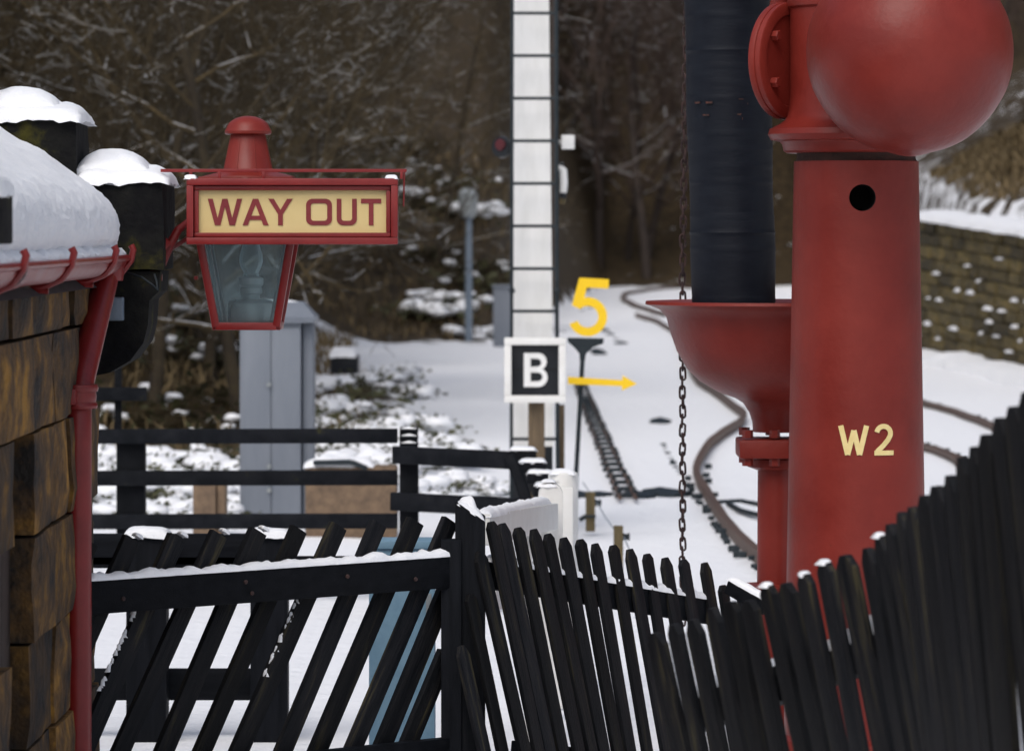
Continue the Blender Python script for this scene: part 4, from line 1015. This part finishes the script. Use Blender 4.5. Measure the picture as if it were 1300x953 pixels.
b = bmesh.new(); box(b, (P(638, 0, K2).x, K2, zt2 + .01), (S(27, K2), .36, .05), bevel=.015); obj('lid', b, M['grey'], k2)
L2 = 76.0
lp = thing('lamp_post', 'grey lamp post with square head standing by the trees', 'lamp post', (P(595, 0, L2).x, L2, hgt(P(595, 0, L2).x, L2)))
b = bmesh.new(); z0 = lp.location.z; lathe(b, [(0, z0), (S(5, L2), z0), (S(4, L2), zz(274, L2)), (0, zz(274, L2))], (P(595, 0, L2).x, L2, 0), 14); obj('pole', b, M['greypole'], lp)
b = bmesh.new(); lathe(b, [(0, zz(277, L2)), (S(7, L2), zz(277, L2)), (S(11.5, L2), zz(272, L2)), (S(12.5, L2), zz(247, L2)), (S(13, L2), zz(245, L2)), (S(6, L2), zz(239, L2)), (0, zz(238, L2))], (P(594, 0, L2).x, L2, 0), 20); obj('lamp_head', b, M['lamphead'], lp)
sb = thing('sandstone_block', 'wide brown sandstone slab behind the three-rail fence beside grey cabinet', 'stone block', (P(452, 0, 29).x, 29, 0))
b = bmesh.new(); box(b, (P(446, 0, 29).x, 29.1, zz(592, 29) / 2), (S(116, 29), .35, zz(592, 29)), bevel=.02); obj('slab', b, M['sand'], sb)
b = bmesh.new(); beam(b, P(398, 587, 28.9), P(446, 586, 28.9), .1, .03, .004); beam(b, P(446, 586, 28.9), P(466, 594, 28.9), .1, .03, .004); obj('edging', b, M['iron'], sb)
b = bmesh.new(); snow_mound(b, (P(430, 0, 29).x, 29.1, zz(590, 29)), S(90, 29), .36, .05, 2, 2, 16, .5, .2); obj('snow_cap', b, M['snow'], sb, sharp=80)
s2 = thing('sandstone_block', 'narrow brown sandstone block between fence post and grey cabinet', 'stone block', (P(267, 0, 29).x, 29, 0))
b = bmesh.new(); box(b, (P(261, 0, 29).x, 29, zz(612, 29) / 2), (S(29, 29), .25, zz(612, 29)), bevel=.015); obj('block', b, M['sand'], s2)
b = bmesh.new(); box(b, (P(282, 0, 29).x, 29.02, zz(612, 29) / 2), (S(11, 29), .22, zz(612, 29) - .01), bevel=.012); obj('end_piece', b, M['sand'], s2)
tb = thing('dark_trough', 'black trough topped with snow on the left bank', 'trough', P(436, 476, 50)); z0 = tb.location.z
b = bmesh.new(); box(b, P(438, 462, 50), (S(36, 50), .5, S(24, 50)), bevel=.03); obj('trough_body', b, M['signblack'], tb)
b = bmesh.new(); snow_mound(b, P(436, 450, 50), S(36, 50), .55, .09, 2, 3, 14, .3, .3); obj('snow_cap', b, M['snow'], tb, sharp=80)

# ---------------------------------------------------------------- track
def rail_obj(name, pix, lab_parent, z=.07, w=.035, head=True):
    pts = [G(x, y, z) for x, y in pix]
    # Catmull-Rom
    out = []
    for i in range(len(pts) - 1):
        a_, b_, c_, d_ = pts[max(0, i - 1)], pts[i], pts[i + 1], pts[min(len(pts) - 1, i + 2)]
        for k in range(8):
            t = k / 8; out.append(.5 * ((2 * b_) + (c_ - a_) * t + (2 * a_ - 5 * b_ + 4 * c_ - d_) * t * t + (3 * b_ - 3 * c_ + d_ - a_) * t ** 3))
    out.append(pts[-1])
    for p_ in out: p_.z = hgt(p_.x, p_.y) + z
    b = bmesh.new(); sec = [(-w, 0), (-w, -.035), (-w * .3, -.05), (-w * .3, -.13), (-w * 2, -.15), (w * 2, -.15), (w * .3, -.13), (w * .3, -.05), (w, -.035), (w, 0)]
    rows = []
    for i, p_ in enumerate(out):
        t = (out[min(i + 1, len(out) - 1)] - out[max(0, i - 1)]); t.z = 0; t.normalize(); s_ = Vector((t.y, -t.x, 0))
        rows.append([b.verts.new(p_ + s_ * x + Vector((0, 0, y))) for x, y in sec])
    for p_, q_ in zip(rows, rows[1:]):
        for j in range(len(sec)): b.faces.new((p_[j], p_[(j + 1) % len(sec)], q_[(j + 1) % len(sec)], q_[j]))
    b.faces.new(rows[0]); b.faces.new(rows[-1][::-1])
    o = obj(name, b, M['rail'], lab_parent, sharp=40); return out
tk = thing('railway_track', 'snow-covered railway track with rusty curving rails', 'railway track', (1.6, 30, 0))
R1 = [(1010, 750), (985, 722), (965, 700), (925, 655), (897, 622), (884, 600), (889, 575), (907, 552), (935, 534), (945, 523), (930, 510), (905, 494), (880, 474), (868, 452), (862, 436), (856, 424), (845, 417), (807, 405.5)]
l1 = rail_obj('rail', R1, tk, .10, .029)
R2 = [(882, 606), (866, 585), (845, 553), (822, 515), (800, 478), (784, 455), (772, 435)]
l2 = rail_obj('rail', R2, tk, -.008, .022)
R3 = [(846, 405), (823, 398), (801, 391), (791, 385), (796, 379), (815, 375.5), (862, 371.5), (900, 371)]
rail_obj('rail', R3, tk, .10, .06)
R4 = [(1030, 447), (1060, 462), (1110, 486), (1165, 506), (1190, 513), (1215, 520), (1250, 534), (1290, 552), (1380, 596), (1560, 680), (1800, 800)]
l4 = rail_obj('rail', R4, tk, .07, .04)
R5 = [(1030, 500), (1070, 520), (1120, 543), (1165, 561), (1190, 570), (1215, 582), (1240, 597), (1330, 646), (1480, 730), (1700, 850)]
l5 = rail_obj('rail', R5, tk, .07, .04)
# rail chairs and sleeper ends poking out of the snow along the rails
ck = bmesh.new(); box(ck, (0, 0, 0), (.085, .05, .06), bevel=.012); ckm = mesh_of(ck, 'chair', M['iron'], 40)
random.seed(12)
def along(line, step, y0, y1, side, dz=-.05):
    acc = 0
    for p_, q_ in zip(line, line[1:]):
        acc += (q_ - p_).length
        if acc > step and y0 < p_.y < y1:
            acc = 0; t = (q_ - p_); t.z = 0; t.normalize(); s_ = Vector((t.y, -t.x, 0))
            inst('chair', ckm, tk, p_ + s_ * side * random.uniform(.07, .10) + Vector((0, 0, dz + random.uniform(-.02, .02))), (0, 0, math.atan2(s_.y, s_.x) + random.uniform(-.1, .1)), (random.uniform(.45, .75),) * 3)
def resample(line, s):
    out = [line[0]]
    for p_, q_ in zip(line, line[1:]):
        n_ = max(1, int((q_ - p_).length / s)); out += [p_.lerp(q_, (i + 1) / n_) for i in range(n_)]
    return out
along(resample(l1, .1), .30, 24, 34.5, -1); along(resample(l1, .1), 1.3, 33, 38, 1, -.07)
along(resample(l2, .1), .5, 33, 42, -1, .0)
along(resample(l4, .1), .6, 20, 55, -1, -.03); along(resample(l5, .1), .6, 20, 42, -1, -.03)
# cross cables over the ballast
b = bmesh.new()
for pl in ([(905, 638), (940, 636), (962, 640), (990, 641)], [(925, 640), (940, 648), (955, 652), (966, 654)]):
    tube(b, [G(x, y, .02) for x, y in pl], .022, 6)
tag(obj('cable', b, M['iron']), 'dark cables lying across the snow between rail and red pipe', 'cable')
# point rodding
rd = thing('point_rodding', 'dark run of point rods and roller stools through the snow', 'point rodding', G(772, 575))
rp = [G(737, 488, .06), G(750, 522, .06), G(773, 577, .06), G(797, 632, .06)]
for s_ in (-1, 1):
    obj('rod', tube(bmesh.new(), [p_ + Vector((s_ * .06, 0, 0)) for p_ in rp], .016, 8), M['rail'], rd)
rb = bmesh.new(); box(rb, (0, 0, 0), (.19, .045, .035), bevel=.006); box(rb, (-.06, 0, .03), (.035, .06, .045), bevel=.008); box(rb, (.06, 0, .03), (.035, .06, .045), bevel=.008); rbm = mesh_of(rb, 'roller_stool', M['iron'], 40)
rs = resample(rp, .22)
for k in range(0, len(rs), 4): inst('roller_stool', rbm, rd, rs[k] + Vector((random.uniform(-.01, .01), 0, -.01)), (0, 0, random.uniform(-.2, .2)))
# signal-wire stakes
for (px, y0, Yk, lab) in ((749.5, 624, 29.6, 'mossy wooden stake with a wire pulley, left and farther of the pair'), (785, 667, 24.6, 'mossy wooden stake with a wire pulley, nearer one behind the pale tops')):
    sk = thing('wooden_stake', lab, 'stake', (P(px, 0, Yk).x, Yk, 0), 'signal wire stakes')
    b = bmesh.new(); box(b, (sk.location.x, Yk, zz(y0, Yk) / 2), (S(12, Yk), .06, zz(y0, Yk)), bevel=.005); obj('stake', b, M['mosswood'], sk)
    b = bmesh.new(); q_ = P(px + 10, y0 + 14, Yk)
    lathe(b, [(0, -.02), (S(5, Yk), -.02), (S(3.5, Yk), 0), (S(5, Yk), .02), (0, .02)], q_, 14, Vector((1, 0, 0))); beam(b, P(px + 4, y0 + 13, Yk), P(px + 14, y0 + 13, Yk), .03, .02)
    if px < 760: beam(b, P(px - 14, y0 + 36, Yk), P(px - 4, y0 + 30, Yk), .03, .03); tube(b, [P(px - 7, y0 + 31, Yk - .04), P(px + 7, y0 + 31, Yk - .04)], .012, 6)
    obj('pulley', b, M['iron'], sk)
b = bmesh.new(); tube(b, [P(740, 612, 31), P(757, 636, 29.6), P(768, 655, 27.5), P(780, 672, 25.6), P(792, 681, 24.6), P(800, 700, 23.4)], .004, 5)
tag(obj('signal_wire', b, M['greypole']), 'thin signal wire running past the wooden stakes', 'wire')
# stones and clods showing through the snow
b = bmesh.new(); random.seed(44)
spots = [(768, 427), (775, 431), (782, 436), (788, 443), (757, 452), (760, 455), (768, 425), (722, 392), (735, 396), (748, 399), (738, 402), (752, 397), (838, 536), (842, 537), (805, 632), (818, 635), (838, 631), (846, 634), (760, 633), (852, 633), (735, 633)]
for px, py in spots:
    p_ = G(px, py); p_.z = hgt(p_.x, p_.y); sz = random.uniform(.05, .12)
    q = bmesh.new(); bmesh.ops.create_icosphere(q, subdivisions=1, radius=sz)
    for v in q.verts: v.co *= 1 + .35 * noise.noise(v.co * 14 + p_)
    for v in q.verts: v.co = Vector((v.co.x * random.uniform(1.2, 1.6), v.co.y * 2, v.co.z * .6)) + p_
    merge(b, q)
tag(obj('ballast_clod', b, M['iron'], None, sharp=None), None, kind='stuff')

# ---------------------------------------------------------------- retaining wall
rw = thing('retaining_wall', 'mossy coursed stone retaining wall with snow on its ledges', 'wall', (7.0, 64, 0))
Ya, Yb = 46.0, 70.0
def wtop(Y): return 2.0 + .028 * (Y - 60)
b = bmesh.new(); A_, B_ = [], []
for Y in (Ya, Yb):
    x = wall_x(Y)
    A_.append([b.verts.new(v) for v in ((x, Y, -.1), (x + .15, Y, wtop(Y)), (x + .9, Y, wtop(Y)), (x + .9, Y, -.1))])
for j in range(4): b.faces.new((A_[0][j], A_[0][(j + 1) % 4], A_[1][(j + 1) % 4], A_[1][j]))
b.faces.new(A_[0][::-1]); b.faces.new(A_[1]); obj('backing', b, M['walljoint'], rw, sharp=20)
# stones: shared meshes
sm_ = []
random.seed(17)
for k in range(6):
    q = bmesh.new(); box(q, (0, 0, 0), (.16, 1, 1)); bmesh.ops.subdivide_edges(q, edges=q.edges[:], cuts=1, use_grid_fill=True)
    for v in q.verts:
        v.co.x += .04 * noise.noise(v.co * 3 + Vector((k * 7, 0, 0))); v.co.y *= .91 + .05 * random.random(); v.co.z *= .88 + .05 * random.random()
        if abs(v.co.y) < .1 and abs(v.co.z) < .1: v.co.x -= .03
    sm_.append(mesh_of(q, 'stone', M['wallstone'], 40))
NC = 11; ns = 0
wdir = Vector((wall_x(Yb) - wall_x(Ya), Yb - Ya, .028 * (Yb - Ya))).normalized()
hz_ = math.atan2(-wdir.x, wdir.y)
rock = bmesh.new(); tufts = bmesh.new()
for c in range(NC):
    Y = 46.2 + random.uniform(0, .5)
    while Y < 69.3 and ns < 298:
        L = random.uniform(.75, 1.5); x = wall_x(Y + L / 2); f0, f1 = c / NC, (c + 1) / NC
        zt_ = wtop(Y + L / 2); z_ = zt_ * (f0 + f1) / 2; hh_ = zt_ / NC
        o = inst('stone', random.choice(sm_), rw, (x + .15 * (f0 + f1) / 2 - .02, Y + L / 2, z_), (R(1.6), R(4), hz_), (1, L, hh_)); ns += 1
        if random.random() < (.5 if 1 <= c <= 6 else .08):
            snow_mound(tufts, (x + .15 * f1 - .09, Y + L * random.random(), z_ + hh_ / 2 - .02), random.uniform(.06, .11), random.uniform(.3, .9), random.uniform(.018, .04), 1.3, ns, 7, .5, .5)
        Y += L
obj('ledge_snow', tufts, M['snow'], rw, sharp=80)
b = bmesh.new(); snow_strip(b, (wall_x(46) + .45, 46, wtop(46) - .02), (wall_x(70) + .45, 70, wtop(70) - .02), 1.0, .14, .3, .6, 5); obj('top_snow', b, M['snow'], rw, sharp=80)
b = bmesh.new(); snow_strip(b, (wall_x(46) - .3, 46, .0), (wall_x(70) - .3, 70, .04), 1.0, .16, .3, .8, 15); tag(obj('snow_drift', b, M['snow'], None, sharp=80), 'low snow drift at the foot of the stone retaining wall', 'snow drift')

# ---------------------------------------------------------------- trees, shrubs, scrub
class TB:
    def __init__(s): s.v = []; s.f = []
    def tube(s, pts, rs, n):
        base = len(s.v); k = len(pts); ref = None
        for i in range(k):
            t = (pts[min(i + 1, k - 1)] - pts[max(i - 1, 0)]).normalized()
            r0 = Vector((0, 0, 1)) if abs(t.z) < .9 else Vector((1, 0, 0))
            a = r0.cross(t).normalized(); u = t.cross(a)
            for j in range(n):
                an = 2 * math.pi * j / n + .5; s.v.append(pts[i] + (a * math.cos(an) + u * math.sin(an)) * rs[i])
        for i in range(k - 1):
            for j in range(n):
                p = base + i * n + j; q = base + i * n + (j + 1) % n; s.f.append((p, q, q + n, p + n))
    def mesh(s, name, m):
        me = bpy.data.meshes.new(name); me.from_pydata(s.v, [], s.f); finish(me, m, None)
        me.polygons.foreach_set('use_smooth', [True] * len(me.polygons)); return me
def grow(seed, H, tr, nums, rmin, spread, lowest=.08, snow=True, droop=.0, mats=('bark', 'twig')):
    rg = random.Random(seed); T, B, SN = TB(), TB(), TB()
    def br(p, d, L, r, lev):
        segs = (9, 9, 6, 3, 2)[lev]; pts = [p]; rs = [r]; dd = d.copy()
        for i in range(segs):
            w = (.12, .26, .32, .36, .36)[lev]
            dd = (dd + Vector((rg.uniform(-w, w), rg.uniform(-w, w), rg.uniform(-w, w) + (.10 if lev in (1, 2) else .02) - droop * lev * .03))).normalized()
            pts.append(pts[-1] + dd * L / segs); rs.append(max(rmin * .6, r * (1 - .8 * (i + 1) / segs)))
        (T if lev == 0 else B).tube(pts, rs, (8, 5, 4, 3, 3)[lev])
        if snow and lev >= 1:
            for a, b, ra, rb in zip(pts, pts[1:], rs, rs[1:]):
                e = (b - a)
                if abs(e.normalized().z) < .62 and rg.random() < (.8, .75, .5, .24, .07)[lev]:
                    o = Vector((0, 0, 1)); smin = rmin * .62; w1, w2 = max(ra * .5, smin), max(rb * .5, smin)
                    SN.tube([a + o * ra * .8, b + o * rb * .8], [w1, w2], 3)
        if lev >= len(nums): return
        n = nums[lev]
        for k in range(n):
            t = (lowest if lev == 0 else .15) + (1 - (lowest if lev == 0 else .15)) * (k + rg.random()) / n
            x = t * segs; i = min(segs - 1, int(x)); q = pts[i].lerp(pts[i + 1], x - i)
            ax = (pts[i + 1] - pts[i]).normalized(); an = rg.uniform(0, 2 * math.pi)
            s = ax.orthogonal().normalized(); s = Matrix.Rotation(an, 3, ax) @ s
            ang = R(rg.uniform(*spread[min(lev, len(spread) - 1)])); nd = (ax * math.cos(ang) + s * math.sin(ang)).normalized()
            rr = max(rmin, (rs[i] * (.42 if lev == 0 else .55)))
            br(q, nd, L * (.50, .50, .5, .5)[lev] * rg.uniform(.65, 1.2) * (1 - .35 * t), rr, lev + 1)
    br(Vector((0, 0, -.2)), Vector((rg.uniform(-.12, .12), rg.uniform(-.12, .12), 1)).normalized(), H, tr, 0)
    return T.mesh('trunk', M[mats[0]]), B.mesh('branches', M[mats[1]]), (SN.mesh('branch_snow', M['snow']) if snow else None)
near = [grow(s, 6.2 + .5 * (s % 3), .075, (18, 10, 7, 3), .0040, ((45, 85), (30, 65), (25, 60), (25, 60)), .06, True) for s in (3, 8, 14, 23)]
far = [grow(s, 11, .13, (18, 10, 8, 2), .0085, ((35, 70), (30, 60), (25, 60)), .10, False, mats=('bark_far', 'twig_far')) for s in (5, 11, 19)]
farsnow = [grow(s, 11, .13, (16, 10, 7), .009, ((40, 75), (30, 60), (25, 60)), .10, True, mats=('bark_far', 'twig_far')) for s in (31,)]
def plant(proto, name, x, y, rz, sc, label, cat, group):
    t = thing(name, label, cat, (x, y, hgt(x, y)), group); t.rotation_euler = (0, 0, rz); t.scale = (sc,) * 3
    for nm, me_ in zip(('trunk', 'branches', 'branch_snow'), proto):
        if me_:
            o = bpy.data.objects.new(nm, me_); COL.objects.link(o); o.parent = t
    return t
random.seed(77)
lab1 = 'tangled bare brown tree with snow-lined twigs on the left bank'
n_near = 0
for row, (Y0, n_) in enumerate(((43, 6), (49, 7), (56, 9), (64, 10), (72, 11), (80, 12))):
    xl, xr = (-60 - 650) * Y0 / F, left_edge(Y0) - 1.1
    if Y0 > 72: xr = -1.0
    for k in range(n_):
        x = xl + (xr - xl) * (k + random.uniform(.2, .8)) / n_; y = Y0 + random.uniform(-2.5, 2.5)
        plant(near[random.randrange(4)], 'bare_tree', x, y, random.uniform(0, 6.28), random.uniform(.8, 1.25), lab1, 'tree', 'snow-dusted bare trees on the left bank')
lab2 = 'bare purple-brown tree in the dim wood beyond the bend of the track'
for k in range(95):
    y = 138 + 70 * random.random() ** 1.3; x = random.uniform(-.135, .15) * y
    pr_ = farsnow[0] if random.random() < .22 else far[random.randrange(3)]
    plant(pr_, 'woodland_tree', x, y, random.uniform(0, 6.28), random.uniform(.8, 1.35), lab2, 'tree', 'bare trees of the far wood')
lab3 = 'bare tree standing on the snowy bank above the retaining wall'
for k in range(12):
    y = random.uniform(84, 128); x = wall_x(min(y, 110)) + random.uniform(2.6, 9)
    plant(far[k % 3], 'woodland_tree', x, y, random.uniform(0, 6.28), random.uniform(.6, .9), lab3, 'tree', 'bare trees on the right bank')

# snow-laden bramble shrubs
def shrub(seed, stems=46, leaves=260, snowb=44, big=1.6):
    rg = random.Random(seed); T, Lf, SN = TB(), bmesh.new(), bmesh.new(); ends = []
    for k in range(stems):
        a = rg.uniform(0, 6.28); l = rg.uniform(.35, .8); p = Vector((rg.uniform(-.15, .15), rg.uniform(-.15, .15), -.05)); d = Vector((math.cos(a) * .5, math.sin(a) * .5, 1)).normalized(); pts = [p]
        for i in range(6):
            d = (d + Vector((math.cos(a) * .18, math.sin(a) * .18, -.22))).normalized(); pts.append(pts[-1] + d * l / 6)
        T.tube(pts, [.007 - .0008 * i for i in range(7)], 3); ends += pts[2:]
    for k in range(leaves):
        c = rg.choice(ends) + Vector((rg.gauss(0, .05), rg.gauss(0, .05), rg.gauss(0, .04))); s = rg.uniform(.025, .05)
        u = Vector((rg.gauss(0, 1), rg.gauss(0, 1), rg.gauss(0, .5))).normalized(); w = u.orthogonal().normalized()
        vs_ = [Lf.verts.new(c + q) for q in (-u * s, w * s * .5, u * s, -w * s * .5)]; Lf.faces.new(vs_)
    for k in range(snowb):
        c = rg.choice(ends) + Vector((rg.gauss(0, .04), rg.gauss(0, .04), .02)); s = rg.uniform(.03, .085) * big
        q = bmesh.new(); bmesh.ops.create_icosphere(q, subdivisions=2, radius=s)
        for v in q.verts: v.co = Vector((v.co.x * 1.2, v.co.y * 1.2, v.co.z * .55)) * (1 + .4 * noise.noise(v.co * 25 + c)) + c
        merge(SN, q)
    return T.mesh('stems', M['twig']), mesh_of(Lf, 'leaves', M['leaf'], None), mesh_of(SN, 'shrub_snow', M['snow'], 80)
shr = [shrub(4, 50, 520, 40), shrub(9, 54, 620, 46), shrub(15, 40, 200, 20, 1.5), shrub(22, 80, 150, 4, .8)]
def plant_shrub(px, py, Y, sc, kind, label, group):
    x = (px - 650) * Y / F; z = hgt(x, Y)
    t = thing('bramble_shrub', label, 'shrub', (x, Y, z), group); t.rotation_euler = (0, 0, random.uniform(0, 6.28)); t.scale = (sc,) * 3
    for nm, me_ in zip(('stems', 'leaves', 'shrub_snow'), shr[kind]):
        o = bpy.data.objects.new(nm, me_); COL.objects.link(o); o.parent = t
random.seed(55)
for px, Y, sc, kd in ((120, 33, 1.0, 0), (150, 35, 1.1, 1), (195, 33, .95, 0), (220, 36, 1.2, 1), (250, 33.5, .9, 0), (285, 35, 1.1, 1), (300, 32.5, .8, 0), (130, 30.5, .8, 1), (170, 30, .75, 0), (215, 30.5, .8, 1), (240, 30, .7, 0), (235, 38, 1.2, 3), (290, 39, 1.2, 3), (180, 39, 1.3, 3), (120, 38, 1.2, 3), (150, 41, 1.3, 3), (205, 42, 1.4, 3), (265, 41, 1.3, 3), (300, 43, 1.4, 3), (415, 42, 1.2, 3), (130, 44, 1.5, 3), (180, 45, 1.5, 3), (240, 45, 1.5, 3), (280, 46, 1.5, 3), (420, 46, 1.5, 3), (150, 48, 1.6, 3), (220, 49, 1.6, 3), (440, 50, 1.4, 3)):
    plant_shrub(px, 0, Y, sc, kd, 'green-brown bramble clump loaded with snow behind the rail fence', 'snowy brambles behind the rail fence')
for px, Y, sc, kd in ((420, 38, 1.1, 2), (450, 36, 1.0, 0), (480, 38, 1.1, 1), (510, 37, 1.0, 1), (540, 38, .9, 1), (525, 33.5, .8, 0), (545, 32, .7, 2), (465, 42, 1.2, 1), (430, 44, 1.3, 2), (500, 43, 1.0, 0), (420, 49, 1.3, 2), (455, 54, 1.2, 2), (480, 58, 1.1, 2), (500, 52, .9, 0), (520, 41, .9, 2), (470, 33, .8, 0), (440, 32, .8, 0)):
    plant_shrub(px, 0, Y, sc, kd, 'low bramble clump half buried in snow on the bank beside the track', 'snowy brambles on the left bank')
for k in range(26):
    px = 410 + 235 * (k + random.random()) / 26; Y = random.uniform(76, 90)
    plant_shrub(px, 0, Y, random.uniform(1.1, 1.9), (3, 3, 2)[k % 3], 'grey-brown bramble clump dusted with snow at the foot of the wooded slope', 'snowy brambles at the foot of the wood')
for px, py, Y, sc in ((627, 0, 33.5, .45),):
    plant_shrub(px, py, Y, sc, 0, 'small dark weed tuft poking from the snow left of the signal', None)
# dead grass and bracken on the banks: nobody could count it
gb = TB(); rg = random.Random(2)
def blades(n, fx):
    for k in range(n):
        x, y = fx(); z = hgt(x, y); h = rg.uniform(.06, .30); a = rg.uniform(0, 6.28); l = rg.uniform(.3, 1.6) * h; w = rg.uniform(.006, .012) * (1 + y / 60)
        b0 = len(gb.v); tip = Vector((x + math.cos(a) * l, y + math.sin(a) * l, z + h)); s = Vector((-math.sin(a) * w, math.cos(a) * w, 0)); p = Vector((x, y, z - .02)); m_ = Vector((x + math.cos(a) * l * .35, y + math.sin(a) * l * .35, z + h * .65))
        gb.v += [p - s, p + s, m_ + s * .7, m_ - s * .7, tip]; gb.f += [(b0, b0 + 1, b0 + 2, b0 + 3), (b0 + 3, b0 + 2, b0 + 4)]
def f_right():
    while True:
        y = rg.uniform(56, 100); d = abs(rg.gauss(0, 1)) * 2.2 + 1.0
        if noise.noise(Vector((d * 1.1, y * .35, 1))) > -.25 * sm(1.0, 3, d) + .12 * (1 - sm(1, 2.0, d)): return wall_x(y) + d, y
def f_left():
    while True:
        y = rg.uniform(36, 74); d = rg.uniform(.3, 4)
        if noise.noise(Vector((d * 1.3, y * .4, 5))) > .05: return left_edge(y) - d, y
def f_back():
    x = rg.uniform(-6, 0); return x, rg.uniform(76, 92) + max(0, x + .5) * 10
blades(12000, f_right); blades(3000, f_left); blades(1800, f_back)
go = bpy.data.objects.new('dead_grass', gb.mesh('dead_grass', M['drygrass'])); COL.objects.link(go); tag(go, None, kind='stuff')

for o in bpy.data.objects:
    if o.name.split('.')[0] in ('shrub_snow', 'leaves', 'stems', 'snow_fleck', 'branch_snow', 'branches', 'ledge_snow', 'scuff_mark'): o['kind'] = 'stuff'
